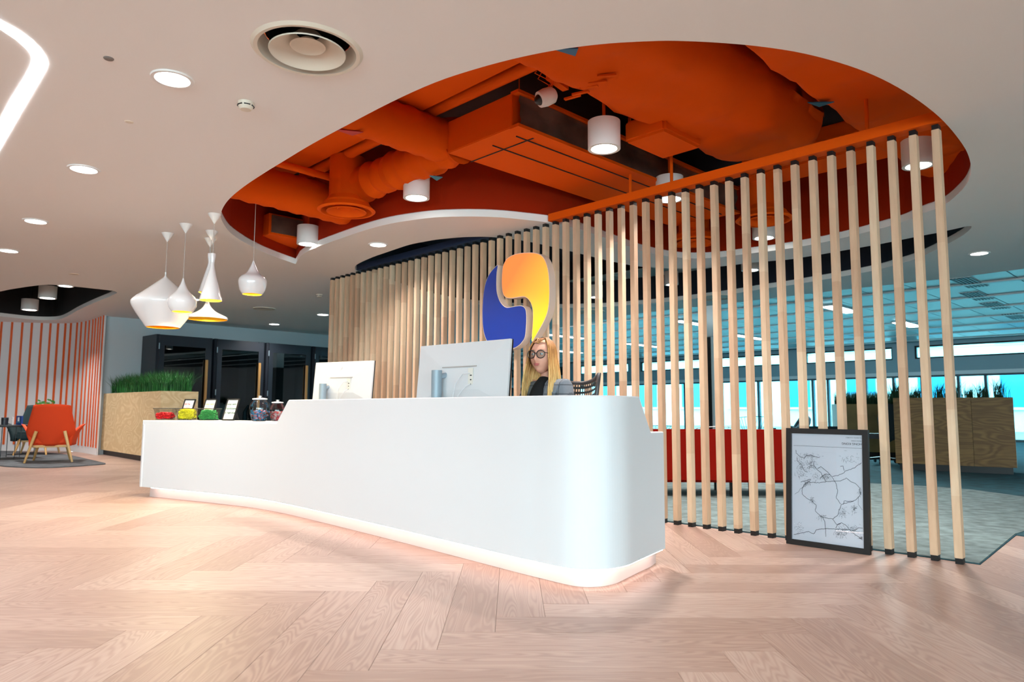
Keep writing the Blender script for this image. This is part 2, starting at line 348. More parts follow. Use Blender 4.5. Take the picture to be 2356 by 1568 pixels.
# ---- floor: base, herringbone planks, carpets
fl = struct(MB().box((2, 16.5, -.06), (46, 57, .1)).build('floor', mat('screed', (120, 110, 104), .8)))
PW, PLN = .219, 1.314
gap = .0006
def plank_mesh():
    l, w = PLN-gap*2, PW-gap*2; b = .0008
    vs = [(-l/2, -w/2, -.01), (l/2, -w/2, -.01), (l/2, w/2, -.01), (-l/2, w/2, -.01), (-l/2, -w/2, -b), (l/2, -w/2, -b), (l/2, w/2, -b), (-l/2, w/2, -b),
          (-l/2+b, -w/2+b, 0), (l/2-b, -w/2+b, 0), (l/2-b, w/2-b, 0), (-l/2+b, w/2-b, 0)]
    fs = [(0, 1, 5, 4), (1, 2, 6, 5), (2, 3, 7, 6), (3, 0, 4, 7), (4, 5, 9, 8), (5, 6, 10, 9), (6, 7, 11, 10), (7, 4, 8, 11), (8, 9, 10, 11)]
    return vs, fs
pv, pf = plank_mesh()
pme = bpy.data.meshes.new('plank'); pme.from_pydata(pv, [], pf); pme.materials.append(M['planks'])
uvl = pme.uv_layers.new(name='UVMap')
for lp in pme.loops: uvl.data[lp.index].uv = pme.vertices[lp.vertex_index].co[:2]
ax0, ay0 = 1.03, 2.82      # measured corner of the stair of plank ends
cand = []
for a in range(-90, 90):
    for b in range(-40, 110):
        m = (a-b) % 12
        if m == 0:   # horizontal plank covering a..a+5 of row b
            cand.append((ax0+(a+3)*PW-6*PW, ay0+(b+.5)*PW, 0))
        elif m == 11:  # vertical plank: column a, first cell
            cand.append((ax0+(a+.5)*PW-6*PW, ay0+(b+3)*PW, 1))
sl0 = Vector((-2.535, 9.848, 0)); sl1 = Vector((2.737, 4.413, 0)); TS = sl0.dot(N)*.5+sl1.dot(N)*.5
near, far = [], []
for x, y, r in cand:
    if y < -1 or y > 15.5 or x < -13.5: continue
    p = Vector((x, y, 0)); t = p.dot(N); s = p.dot(D)
    if t > TS+.75 and not (s > -1.3 and t < TS+3.2): 
        if s > -8.5: continue
    if y < 0: far.append((x, y, r)); continue
    px, py = proj(x, max(y, .8), 0)
    if -250 < px < 2600 and py < 1780: near.append((math.hypot(x, y), x, y, r))
    else: far.append((x, y, r))
near.sort()
for k, (d, x, y, r) in enumerate(near[:290]):
    o = bpy.data.objects.new('plank', pme); C.objects.link(o); o.parent = fl; o.location = (x, y, 0); o.rotation_euler = (0, 0, r*PI/2)
far += [(x, y, r) for d, x, y, r in near[290:]]
vs, fs, uv = [], [], []
for x, y, r in far:
    o = len(vs); rr = random.choice((0, 1))
    for v in pv:
        vx, vy = (v[0], v[1]) if r == 0 else (-v[1], v[0])
        vs.append((x+vx, y+vy, v[2])); uv.append((v[0], v[1]))
    fs += [tuple(i+o for i in f) for f in pf]
me = bpy.data.meshes.new('planks'); me.from_pydata(vs, [], fs); me.materials.append(M['planks']); ul = me.uv_layers.new(name='UVMap')
for lp in me.loops: ul.data[lp.index].uv = uv[lp.vertex_index]
link('plank_field', me, fl)['kind'] = 'stuff'

def sheet(name, pts, z0, z1, m): return MB().prism([(p[0], p[1]) for p in pts], z0, z1).build(name, m)
t0 = TS+.05
q = [ST(-14, t0), ST(-1.17, t0), at(2338, 1231, 0), at(2420, 1245, 0), Vector((7, 6.2, 0)), Vector((22, 4, 0)), Vector((22, 16, 0)), Vector((0, 40, 0)), Vector((-1.4, 21.5, 0))]
struct(sheet('floor_carpet', q, .0, .006, M['carpetd']))
q = [ST(-9, t0+.005), ST(-1.175, t0+.005), at(2336, 1230, 0), Vector((4.9, 6.3, 0)), Vector((5.6, 7.3, 0)), at(2356, 1144, 0), at(2240, 1128, 0), at(2140, 1120, 0), at(2006, 1113, 0), Vector((3.9, 8.9, 0)), Vector((2.5, 9.3, 0)), Vector((0, 9.9, 0)), Vector((-1.5, 12, 0))]
struct(sheet('floor_light_carpet', q, .0, .011, M['carpet']))

# ---- walls
def wall(name, pts, z0, z1, th, m, sm=False):
    P = [Vector((p[0], p[1], 0)) for p in pts]; k = len(P); off = []
    for i in range(k):
        d = (P[min(i+1, k-1)]-P[max(i-1, 0)]).normalized(); off.append(P[i]+Vector((-d.y, d.x, 0))*th)
    poly = P+off[::-1]
    return struct(MB().prism([(p.x, p.y) for p in poly], z0, z1).build(name, m, smooth=sm))
c1 = lambda x, y: (x/2.529, 480+y/2.529)
bt = [c1(*p) for p in [(5, 655), (70, 658), (130, 660), (190, 663), (245, 664), (295, 665), (340, 666), (385, 666), (420, 665), (450, 661), (478, 658), (502, 653), (525, 648), (545, 642), (560, 637), (575, 631), (590, 626), (606, 620)]]
BT = [at(a, b, ZC) for a, b in bt]
lw = smoothline([(-16, 14.4), (-12.6, 14.7), (-11.3, 15.05)]+[(p.x, p.y) for i, p in enumerate(BT) if i % 3 == 1][1:]+[(BT[-1].x+.02, BT[-1].y-.02)], 5, False)
wl = wall('wall_left', lw, 0, ZC, .03, M['plaster'], True)
# orange battens on the curved wall
bm_ = MB().box((0, 0, 0), (.038, .02, ZC-.14)).build('tmp', M['batten']); bme = bm_.data; bpy.data.objects.remove(bm_)
for i, p in enumerate(BT):
    j = min(range(len(lw)), key=lambda k: (lw[k].x-p.x)**2+(lw[k].y-p.y)**2)
    a, b = lw[max(j-1, 0)], lw[min(j+1, len(lw)-1)]; d = (b-a).normalized(); n = Vector((d.y, -d.x, 0))
    q = a+d*((Vector((p.x, p.y, 0))-a).dot(d))
    o = bpy.data.objects.new('slat', bme); C.objects.link(o); o.parent = wl
    o.location = (q.x+n.x*.008, q.y+n.y*.008, .14+(ZC-.14)/2-.002); o.rotation_euler = (0, 0, math.atan2(d.y, d.x))
g0 = at(244, 727, ZC); g1 = at(753, 770.6, ZC); gd = (g1-g0).normalized()
wall('wall_back', [(g0.x, g0.y), (g0.x+gd.x*9.5, g0.y+gd.y*9.5)], 0, ZC, .15, M['grey'])
e0 = g0+gd*9.5
wall('wall_office', [(e0.x, e0.y), (-1.0, 24), (-.5, 40)], 0, ZO+.3, .15, M['teal'])
for a_, b_, z0_, z1_ in ((20, 7.5, 0, ZO+.6), (7.5, -7.5, 0, .12), (7.5, -7.5, 2.5, ZO+.6), (-7.5, -16, 0, ZO+.6)):
    wall('wall_behind', [(a_, -6), (b_, -6)], z0_, z1_, -.15, M['plaster'])
for k in range(5):       # unseen windows added behind the camera to brighten the desk front
    x0 = -7.5+k*3; w = MB()
    for c, sz in (((x0+1.5, -6.07, .15), (3, .1, .06)), ((x0+1.5, -6.07, 2.47), (3, .1, .06)), ((x0+.03, -6.07, 1.31), (.06, .1, 2.38)), ((x0+2.97, -6.07, 1.31), (.06, .1, 2.38))): w.box(c, sz)
    o = struct(w.build('window_%d' % (60+k), M['white'])); struct(MB().box((x0+1.5, -6.07, 1.31), (2.88, .01, 2.26)).build('pane', M['glass'], o))
l = bpy.data.lights.new('sky_portal', 'AREA'); l.shape = 'RECTANGLE'; l.size = 15; l.size_y = 2.4; l.cycles.is_portal = True
o = bpy.data.objects.new('sky_portal', l); C.objects.link(o); o.location = (0, -6.2, 1.31); o.rotation_euler = (-PI/2, 0, PI)

wall('wall_west', [(-16, -6), (-16, 14.4)], 0, ZC+.05, .15, M['plaster'])
wall('wall_right', [(20, 16.5), (20, -6)], 0, ZO+.6, -.15, M['plaster'])

# ---- office ceiling with metal tiles
oc = struct(MB().prism([(p[0], p[1]) for p in [(20.2, -6.2), (20.2, 17), (0, 42), (-2, 42), (-2.2, 20), (1.5, 12.5), (4, 10.2), (8, 6), (14, 0)]], ZO+.05, ZO+.12).build('ceiling_office', mat('ceiling_backing', (96, 110, 116), .6)))
tl = MB().box((0, 0, 0), (.79, 1.60, .02)).build('tmp', M['tile'], bevel=.004); tme = tl.data; bpy.data.objects.remove(tl)
tiles = []
for i in range(-30, 30):
    for j in range(0, 20):
        s, t = -8+i*.805+.2, 10.3+j*1.77
        p = ST(s, t)
        px, py = proj(p.x, p.y, ZO) if p.y > 1 else (0, 0)
        wl_ = p.dot(N)
        if p.y < 6 or wl_ > 26.0: continue
        if 1150 < px < 2520 and p.x > .3: tiles.append((p.length, p))
tiles.sort(key=lambda a: a[0])
for d, p in tiles[:290]:
    o = bpy.data.objects.new('tile', tme); C.objects.link(o); o.parent = oc; o.location = (p.x, p.y, ZO+.04); o.rotation_euler = (0, 0, AD)
bb = MB()
for j in range(0, 11): 
    p = ST(-8, 10.3+j*1.77+.885); bb.box((p.x, p.y, ZO+.015), (34, .13, .03), AD)
struct(bb.build('ceiling_rail', M['bar'], oc))
me = MB()
for i, (px, py) in enumerate([(2230, 652), (2248, 683), (2290, 705), (2335, 729)]):
    p = at(px, py, ZO); g = thing('ceiling_grille', '', 'vent', (p.x, p.y, ZO+.02), AD, 'slotted grilles in the office ceiling')
    g['label'] = ['slotted dark grille in the tiled office ceiling, closest to the white ceiling edge', 'second slotted grille in the tiled office ceiling', 'third slotted grille in the tiled office ceiling', 'fourth slotted grille of the tiled office ceiling, cut by the frame edge'][i]
    MB().box((0, 0, .005), (.34, 1.25, .012)).build('frame', M['bar'], g)
    for k in range(6): MB().box((-.14+k*.056, 0, -.006), (.03, 1.2, .012)).build('slot', M['mull'], g)
def panel_light(px, py, ln, w, label):
    p = at(px, py, ZO); g = thing('ceiling_panel_light', label, 'light', (p.x, p.y, ZO), AD, 'panel lights in the office ceiling')
    MB().box((0, 0, .01), (w+.06, ln+.06, .03)).build('frame', M['bar'], g); MB().box((0, 0, -.008), (w, ln, .012)).build('diffuser', M['panel'], g)
    spot((0, 0, -.03), 200, (.50, .92, 1), w, 2.8, g, size_y=ln)
for i, (px, py, ln, w, lb) in enumerate([(1934, 711, 1.4, .3, 'white rectangular panel light nearest the white ceiling edge'), (2088, 746, 1.4, .3, 'white rectangular panel light behind the two nearest slats'), (1605, 745, 1.9, .22, 'long narrow panel light beside the dark column head'), (1482, 794, 1.9, .22, 'narrow panel light left of the dark column'), (1722, 775, 1.9, .22, 'narrow panel light right of the dark column'), (1296, 773, 1.9, .2, 'narrow panel light right above the receptionist'), (1300, 808, 1.9, .2, 'lower narrow panel light behind the receptionist')]):
    panel_light(px, py, ln, w, lb)

# ---- window wall
w0 = Vector((15.65, 21.5, 0)); w1 = Vector((9.2, 28.7, 0)); wd = (w0-w1).normalized(); wn = Vector((-wd.y, wd.x, 0))
if wn.y < 0: wn = -wn
WA = math.atan2(wd.y, wd.x)
def wp(k, z=0, off=0): p = w1+wd*k+wn*off; return Vector((p.x, p.y, z))
def wpx(px):  # parameter along the wall line seen at an image column
    d = ray(px, 860); lo, hi = -22, 30
    for _ in range(40):
        m = (lo+hi)/2; p = wp(m)
        if p.x*d.y > p.y*d.x: hi = m
        else: lo = m
    return lo
K0, K1 = -16.0, 17.5
def wbox(mb, k0, k1, z0, z1, th=.2, off=0): 
    c = (wp((k0+k1)/2, (z0+z1)/2, off)); return mb.box(c, (k1-k0, th, z1-z0), WA)
ZW, ZB, ZT = 2.12, 2.68, 3.12
mb = MB(); wbox(mb, K0, K1, ZW+.12, ZB); struct(mb.build('wall_bulkhead', M['teal']))
mb = MB(); wbox(mb, K0, K1, ZW, ZW+.12, .3); struct(mb.build('trim_1', M['bar']))
mb = MB(); wbox(mb, K0, K1, ZT, ZO+.2); struct(mb.build('wall_head', M['teal']))
piers = [wpx(1462), wpx(1634), wpx(1835), wpx(2083), wpx(2300)+2.6]
piers = [piers[0]-(piers[2]-piers[1])*k for k in (3, 2, 1)]+piers
for i, k in enumerate(piers):
    mb = MB(); wbox(mb, k-.35, k+.35, ZB, ZT); struct(mb.build('wall_pier', M['teal']))
wi = 0
for a, b in zip([K0]+[k+.35 for k in piers], [k-.35 for k in piers]+[K1]):
    if b-a < .2: continue
    wi += 1
    w = MB(); wbox(w, a, b, ZB, ZB+.05, .1); wbox(w, a, b, ZT-.05, ZT, .1); wbox(w, a, a+.05, ZB, ZT, .1); wbox(w, b-.05, b, ZB, ZT, .1)
    o = struct(w.build('window_%d' % wi, M['black'])); g = MB(); wbox(g, a+.05, b-.05, ZB+.05, ZT-.05, .01); struct(g.build('pane', M['tglass'], o))
mpx = [1230, 1300, 1352, 1408, 1458, 1527, 1576, 1618, 1660, 1745, 1762, 1870, 1905, 1992, 2056, 2121, 2205, 2268, 2420]
ks = [K0]+[wpx(p) for p in mpx]+[K1]
for a, b in zip(ks[:-1], ks[1:]):
    wi += 1
    w = MB(); wbox(w, a-.04, a+.04, 0, ZW, .14); wbox(w, a, b, 0, .08, .12); wbox(w, a, b, ZW-.06, ZW, .12)
    o = struct(w.build('window_%d' % wi, M['mull'])); g = MB(); wbox(g, a+.04, b-.04, .08, ZW-.06, .012); struct(g.build('pane', M['tglass'], o))
# outside: ground and the block across the street
struct(MB().prism([(p.x, p.y) for p in (wp(K0-8, 0, .3), wp(K1+20, 0, .3), wp(K1+30, 0, 40), wp(K0-8, 0, 40))], -.3, -.2).build('ground_outside', mat('paving', (190, 194, 196), .9)))
fb = thing('neighbour_building', 'pale building with rows of windows across the street outside', 'building', wp(0, -.2, 14), WA)
MB().box((6, 4, 6), (70, 8, 12)).build('wall', M['facade'], fb)
fw = MB().box((0, -.02, 0), (1.5, .1, 1.7)).build('window', M['fwin'], fb, (-26, 0, 2.2)); fs_ = MB().box((0, -.06, -.92), (1.8, .2, .12)).build('sill', M['facade'], fw)
for i in range(17):
    for j in range(3):
        if i == 0 and j == 0: continue
        d = dup(fw, fb, (-26+i*3.6, 0, 2.2+j*3.2))
for a, b in ((K0, K1),):
    l = bpy.data.lights.new('sky_portal', 'AREA'); l.shape = 'RECTANGLE'; l.size = K1-K0; l.size_y = ZO; l.cycles.is_portal = True
    o = bpy.data.objects.new('sky_portal', l); C.objects.link(o); p = wp((K0+K1)/2, ZO/2, .4)
    o.matrix_world = Matrix.Translation(p) @ Matrix(((wd.x, 0, wn.x, 0), (wd.y, 0, wn.y, 0), (0, 1, 0, 0), (0, 0, 0, 1)))

# ---- dark column behind the screen
cp = atY(1638, 900, 14); col = thing('column', 'square column with black cladding and a pale head in the office', 'column', (cp.x, cp.y, 0), AD); col['kind'] = 'structure'
MB().box((0, 0, 1.19), (.30, .30, 2.38)).build('cladding', M['black'], col); MB().box((0, 0, 2.79), (.30, .30, .86)).build('head', M['bar'], col)
MB().box((.125, -.16, 1.19), (.05, .03, 2.36)).build('cover_strip', M['bar'], col)

# ================================================================== SLATTED SCREEN
scr = thing('slat_screen', 'diagonal screen of upright pale birch slats behind the white desk', 'screen', (0, 0, 0))
NS = 58; sw, sd = .045, .060
s_me = MB().box((0, 0, 0), (sw, sd, ZC-.064)).build('tmp', M['slat'], bevel=.003); f_me = MB().box((0, 0, 0), (sw-.006, sd-.006, .034)).build('tmp', M['black'])
sm_, fm_ = s_me.data, f_me.data; bpy.data.objects.remove(s_me); bpy.data.objects.remove(f_me)
sdir = (sl1-sl0).normalized(); SA = math.atan2(sdir.y, sdir.x)
for i in range(NS):
    p = sl0+(sl1-sl0)*i/(NS-1)
    o = bpy.data.objects.new('slat', sm_); C.objects.link(o); o.parent = scr; o.location = (p.x, p.y, ZC/2+.002); o.rotation_euler = (0, 0, SA)
    for z in (-ZC/2+.015, ZC/2-.019):
        f = bpy.data.objects.new('foot' if z < 0 else 'cap', fm_); C.objects.link(f); f.parent = o; f.location = (0, 0, z)
def inside(p, poly):
    c = False; n = len(poly)
    for i in range(n):
        a, b = poly[i], poly[i-1]
        if (a.y > p.y) != (b.y > p.y) and p.x < (b.x-a.x)*(p.y-a.y)/(b.y-a.y)+a.x: c = not c
    return c
def span(poly):
    hit = [k for k in range(801) if inside(sl0+(sl1-sl0)*(k/800*1.1-.02), poly)]
    return [(k/800*1.1-.02) for k in (min(hit), max(hit))]
def beam(poly, m, name, ext=0):
    a, b = span(poly); p0 = sl0+(sl1-sl0)*a; p1 = sl0+(sl1-sl0)*b; c = (p0+p1)/2
    MB().box((c.x, c.y, ZC+.04), ((p1-p0).length, .11, .072), SA).build(name, m, scr)
    return p0, p1
ob0, ob1 = beam(OR, M['orange_s'], 'beam'); bb0, bb1 = beam(BL, M['navy'], 'beam')
for px in (1450, 1545, 2000):
    p = onplane(px, 400, TS); MB().tube([(p.x, p.y, ZC+.07), (p.x, p.y, 3.75)], .014, 8).build('hanger_rod', M['orange_s'], scr)

# ================================================================== DESK
desk = thing('reception_desk', 'long white curved reception counter with a glowing plinth', 'desk', (0, 0, 0))
fb_px = [(320.5, 1118.6), (400, 1126), (480, 1133.5), (560, 1142), (613, 1150), (660, 1159), (760, 1181), (900, 1213), (1040, 1246), (1180, 1279.4), (1230, 1290.5), (1270, 1299.5), (1305, 1306), (1345, 1309.5), (1385, 1309), (1415, 1306), (1445, 1299), (1473, 1286.5), (1502, 1273.5), (1530.7, 1261)]
ZF, ZL, ZH = .105, .793, .998
FP = smoothline([at(a, b, ZF) for a, b in fb_px], 5, False)
def offs(P, d):
    out = []
    for i in range(len(P)):
        t = (P[min(i+2, len(P)-1)]-P[max(i-2, 0)]); n = Vector((-t.y, t.x, 0)).normalized(); out.append(Vector((P[i].x+n.x*d, P[i].y+n.y*d, 0)))
    return out
IN = offs(FP, .045)
def colpx(p): return proj(p.x, p.y, ZF)[0]
def toph(p):
    x = colpx(p)
    if x < 629: return ZL
    if x < 655: return ZL+(ZH-ZL)*(x-629)/26
    if x < 1476: return ZH
    if x < 1502: return ZH-(ZH-ZL)*(x-1476)/26
    return ZL
# finer sampling where the top edge slopes
FPs = []
for a, b in zip(FP[:-1], FP[1:]):
    FPs += [a+(b-a)*(k/6) for k in range(6)]
FPs.append(FP[-1]); INs = offs(FPs, .045)
hs = [toph(p) for p in FPs]
vs = []; n = len(FPs)
for p, q_, h in zip(FPs, INs, hs): vs += [(p.x, p.y, ZF), (p.x, p.y, h-.006), (p.x+(q_.x-p.x)*.13, p.y+(q_.y-p.y)*.13, h), (q_.x, q_.y, h), (q_.x, q_.y, ZF)]
fs = []
for i in range(n-1):
    for j in range(5): fs.append((i*5+j, i*5+(j+1) % 5, (i+1)*5+(j+1) % 5, (i+1)*5+j))
fs += [(0, 1, 2, 3, 4), tuple((n-1)*5+j for j in range(5))]
MB().add(vs, fs).build('front_panel', M['desk'], desk, smooth=True)
PLO = offs(FP, .07); PLI = offs(FP, .12)
PLO[-1] = at(1509, 1294.5, 0); PLO = PLO[:-2]+[PLO[-1]]; PLI = PLI[:-2]+[PLI[-1]]
PLO = PLO[1:]; PLI = PLI[1:]
MB().prism([(p.x, p.y) for p in PLO+PLI[::-1]], .001, ZF).build('plinth', M['plinth'], desk, smooth=True)
# led tape under the overhang
a_ = offs(FP, .006)[2:-1]; b_ = offs(FP, .013)[2:-1]
MB().prism([(p.x, p.y) for p in a_+b_[::-1]], ZF-.006, ZF-.001).build('led_tape', M['strip'], desk)
# low counter at the left end and worktop behind the tall part
def seg_idx(x): return min(range(len(FP)), key=lambda i: abs(colpx(FP[i])-x))
i0, i1, i2, i3 = 0, seg_idx(640), seg_idx(1470), len(FP)-1
IW = offs(FP, .72)
lo_in = [FP[0]+(N*.74), FP[i1]+N*.80]
MB().prism([(p.x, p.y) for p in IN[i0:i1+1]+[lo_in[1], lo_in[0]]], ZL-.045, ZL-.001).build('low_counter', M['desk'], desk)
A_, B_ = FP[i1]+N*.82, FP[seg_idx(1235)]+N*.78
MB().prism([(p.x, p.y) for p in IN[i1:seg_idx(1235)+1]+[B_, A_]], .68, .72).build('worktop', M['desk'], desk)
mb = MB(); e_ = FP[0]; mb.prism([(p.x, p.y) for p in (e_, e_+N*.74, e_+N*.74+D*.04, e_+D*.04)], ZF, ZL-.045); mb.build('end_panel', M['desk'], desk)
c_ = FP[-1]; MB().prism([(p.x, p.y) for p in [IN[k] for k in range(i2, i3+1)]+[IN[i3]-D*.42+N*.02, IN[i2]-D*.05+N*.3]], ZL-.04, ZL-.001).build('side_shelf', M['desk'], desk)

# ================================================================== SIGN
T_S = TS-.115
def sgn(pts, z): return [onplane(740+x/3.408, 480+y/3.408, T_S) for x, y in pts]
o_out = [(1600, 343), (1680, 346), (1730, 370), (1762, 425), (1780, 500), (1787, 600), (1787, 700), (1775, 800), (1745, 880), (1700, 962), (1652, 1042), (1648, 1000), (1655, 900), (1657, 820), (1650, 768), (1635, 730), (1612, 702), (1585, 690), (1540, 695), (1480, 703), (1445, 695), (1425, 670), (1415, 620), (1413, 560), (1418, 480), (1430, 430), (1460, 385), (1520, 355)]
b_out = [(1382, 440), (1345, 472), (1310, 520), (1285, 585), (1270, 660), (1262, 750), (1260, 850), (1265, 930), (1280, 1000), (1305, 1050), (1345, 1088), (1400, 1104), (1450, 1106), (1490, 1100), (1530, 1085), (1570, 1050), (1597, 1000), (1607, 900), (1607, 825), (1600, 785), (1580, 762), (1550, 757), (1500, 765), (1450, 770), (1415, 745), (1390, 700), (1375, 640), (1373, 560), (1376, 500)]
def sign(pts, face, name, label):
    P = smoothline(sgn(pts, 0), 4); c = sum(P, Vector())/len(P)
    g = thing(name, label, 'sign', (c.x, c.y, c.z), SA, 'two halves of the wall emblem')
    Q = [(Matrix.Rotation(-SA, 3, 'Z') @ (p-c)) for p in P]    # x along the screen, y towards the slats
    k = len(Q); tri = geometry.tessellate_polygon([[Vector((q.x, q.z, 0)) for q in Q]])
    # returns
    cxz = Vector((sum(q.x for q in Q)/k, 0, sum(q.z for q in Q)/k))
    vs = [(q.x, .0, q.z) for q in Q]+[(q.x, .085, q.z) for q in Q]
    MB().add(vs, [(i, (i+1) % k, k+(i+1) % k, k+i) for i in range(k)]+[tuple(t) for t in tri]+[tuple(a+k for a in t) for t in tri]).build('return', M['signs'], g, smooth=True)
    inn = []
    for i in range(k):
        t = Q[(i+1) % k]-Q[i-1]; nn = Vector((-t.z, 0, t.x)).normalized()*.007; inn.append((Q[i], nn))
    area = sum(Q[i].x*Q[(i+1) % k].z-Q[(i+1) % k].x*Q[i].z for i in range(k)); sg = 1 if area > 0 else -1
    I = [q+nn*sg for q, nn in inn]
    vs = [(q.x, -.004, q.z) for q in I]+[(q.x, .002, q.z) for q in I]
    MB().add(vs, [(i, (i+1) % k, k+(i+1) % k, k+i) for i in range(k)]+[tuple(t) for t in tri]).build('face', face, g)
    return g
sign(o_out, M['signo'], 'wall_sign', 'glowing orange to yellow comma-shaped half of the wall sign')
sign(b_out, M['signb'], 'wall_sign', 'blue comma-shaped half of the wall sign, lower left')

# ================================================================== LIGHTS
def downlight(px, py, label, r=.085, power=DL, z=ZC, light=True):
    p = at(px, py, z); g = thing('ceiling_downlight', label, 'light', (p.x, p.y, z), 0, 'round recessed downlights')
    MB().lathe([(r, -.001), (r+.004, -.010), (r+.022, -.010), (r+.026, -.001)], seg=36).build('trim_ring', M['lamp'], g, smooth=True)
    MB().lathe([(.0001, -.006), (r, -.006)], seg=36).build('diffuser', M['led'], g)
    if light: spot((0, 0, -.02), power, parent=g)
    return g
for px, py, r, lb in [(397, 180, .088, 'largest round downlight, beside the big round air vent'), (193, 388, .088, 'round downlight between the vent and the left wall, second from the corner strip'), (82, 508, .088, 'round downlight left of the white pendant lamps'), (20, 576, .088, 'round downlight cut by the left picture edge'), (870, 562, .085, 'round downlight between the orange and the navy ceiling openings'), (2253, 582, .085, 'round downlight right of the navy opening tip'), (151, 657, .085, 'round downlight at the rim of the black ceiling opening'), (743, 723, .1, 'round downlight beside the left end of the slats'), (631, 745, .1, 'round downlight above the glass booths'), (447, 688, .08, 'small round downlight seen between the pendant lamps')]:
    downlight(px, py, lb, r)
def cylinder_lamp(px, py, label, z=2.85, dia=.25, ztop=3.7, rod=None, power=CY, h=.21, grp='white cylinder lamps in the orange opening', wid=None):
    p = at(px, py, z)
    if wid: dia = wid*p.y/F
    r = dia/2; g = thing('cylinder_lamp', label, 'lamp', (p.x, p.y, z), 0, grp)
    MB().lathe([(r-.028, .012), (r-.024, 0), (r, 0), (r, h), (.001, h)], seg=40).build('housing', M['lamp'], g, smooth=True)
    MB().lathe([(.0001, .008), (r-.028, .008)], seg=36).build('diffuser', M['led'], g)
    MB().tube([(0, 0, h), (0, 0, ztop-z)], .012, 8).build('stem', rod or M['orange_s'], g)
    spot((0, 0, -.01), power, parent=g, spread=2.0)
for px, py, wd_, lb in [(1390, 343, 77, 'biggest white cylinder lamp hanging beside the foil-clad duct'), (958, 456, 62, 'white cylinder lamp hanging right of the orange round vent'), (708, 562, 50, 'white cylinder lamp at the left tip of the orange opening'), (1541, 459, 64, 'white cylinder lamp partly behind the orange beam'), (2113, 382, 70, 'white cylinder lamp behind the two tallest slats'), (1758, 548, 52, 'white cylinder lamp below the orange vent behind the slats')]:
    cylinder_lamp(px, py, lb, 2.85 if px > 800 else 2.79, wid=wd_, power=CY if px > 800 else 12)
for px, py, wd_, lb in [(1727, 622, 42, 'pale cylinder lamp in the navy opening, highest of three'), (1545, 655, 32, 'pale cylinder lamp in the navy opening, middle of three'), (1371, 684, 32, 'pale cylinder lamp in the navy opening, right of the wall sign')]:
    cylinder_lamp(px, py, lb, 2.86, wid=wd_, ztop=3.58, rod=M['navy'], grp='cylinder lamps in the navy opening', power=22)
for px, py, wd_, lb in [(109, 686, 37, 'grey cylinder lamp in the black opening, upper right one'), (68, 713, 34, 'grey cylinder lamp in the black opening, lower left one')]:
    cylinder_lamp(px, py, lb, 2.8, wid=wd_, ztop=3.48, rod=M['black'], grp='cylinder lamps in the black opening', power=25)
# unseen lights without fittings, added out of frame to brighten the foreground
for x, y in [(-3.4, 1.2), (-1.2, .6), (1.2, .8), (-5.2, 2.8), (-7.2, 5.4), (0, -1.8), (-3, -1.8), (3, -1.2)]:
    spot((x, y, ZC-.03), DL)
# glowing corner strip in the ceiling, top left
g = thing('ceiling_light_line', 'bright angled light strip in the ceiling at the top left corner', 'light', (0, 0, 0))
lo2 = [at(0, 342, ZC)+(at(0, 342, ZC)-at(50, 255, ZC)).normalized()*1.6]+LO+[at(0, 47, ZC)+(at(0, 47, ZC)-at(40, 68, ZC)).normalized()*1.2]
li2 = [at(0, 65, ZC)+(at(0, 65, ZC)-at(40, 92, ZC)).normalized()*1.2]+LI+[at(0, 277, ZC)+(at(0, 277, ZC)-at(30, 222, ZC)).normalized()*1.6]
MB().prism([(p.x, p.y) for p in lo2+li2], ZC-.004, ZC-.0005).build('diffuser', M['led_c'], g)
# pendants
def pendant(cpx, cpy, prof_px, label, loc=None, ztop=ZC, canopy=True, Y=None, lpx=None, neck=None):
    p = at(cpx, cpy, ZC) if loc is None else loc
    g = thing('pendant_lamp', label, 'lamp', (p.x, p.y, 0), 0, 'white pendant lamps with gold insides')
    k = p.y/F; prof = [(max(hw*k, .0015), zat(p.x, p.y, y)) for hw, y in prof_px]
    cy = [(Vector((r, z, 0))) for r, z in prof]; sm = smoothline(cy, 4, False); pr = [(max(v.x, .001), v.y) for v in sm]
    MB().lathe(pr, seg=44).build('shade', M['gloss'], g, smooth='all')
    inn = [(max(r-.005, .0005), z+(.0 if j > 0 else 0)) for j, (r, z) in enumerate(pr)]
    s2 = MB().lathe(inn[2:], seg=44).build('lining', M['gold'], g, smooth='all')
    zb = pr[-1][1]
    MB().lathe([(.0001, -.03), (.022, -.018), (.03, 0), (.02, .025), (.012, .05)], (0, 0, zb+.075), 16).build('bulb', M['bulb'], g, smooth='all')
    MB().tube([(0, 0, pr[0][1]-.01), (0, 0, ztop)], .0035, 6).build('cord', M['cord'], g)
    if canopy: MB().lathe([(.0035, -.095), (.02, -.07), (.062, -.002)], (0, 0, ZC), 24).build('canopy', M['lamp'], g, smooth=True)
    spot((0, 0, zb+.03), 7.0, (1, .84, .55), .05, 3.0, g); spot((0, 0, zb+.06), 1.5, (1, .84, .55), .03, 3.1, g, (PI, 0, 0))
pendant(386, 536, [(2, 626), (2.5, 636), (16, 648), (42, 670), (66, 690), (69, 701), (62, 715), (50, 733), (36, 753)], 'largest white pendant lamp, broad shouldered, left of the group')
pendant(428, 515, [(1.5, 640), (5, 652), (13, 668), (26, 681), (31, 690), (30.5, 700), (27, 709), (21.5, 717)], 'small white teardrop pendant lamp in front of the largest one')
pendant(494, 492, [(6.5, 583), (6.5, 590), (4.5, 606), (6, 618), (12, 642), (18, 663), (22, 678), (25, 691)], 'tall slim white pendant lamp above the wide one')
pendant(487, 531, [(6, 583), (6, 590), (4.2, 604), (8, 620), (15, 645), (19, 660), (23, 673)], 'slim white pendant lamp half hidden behind the tall one')
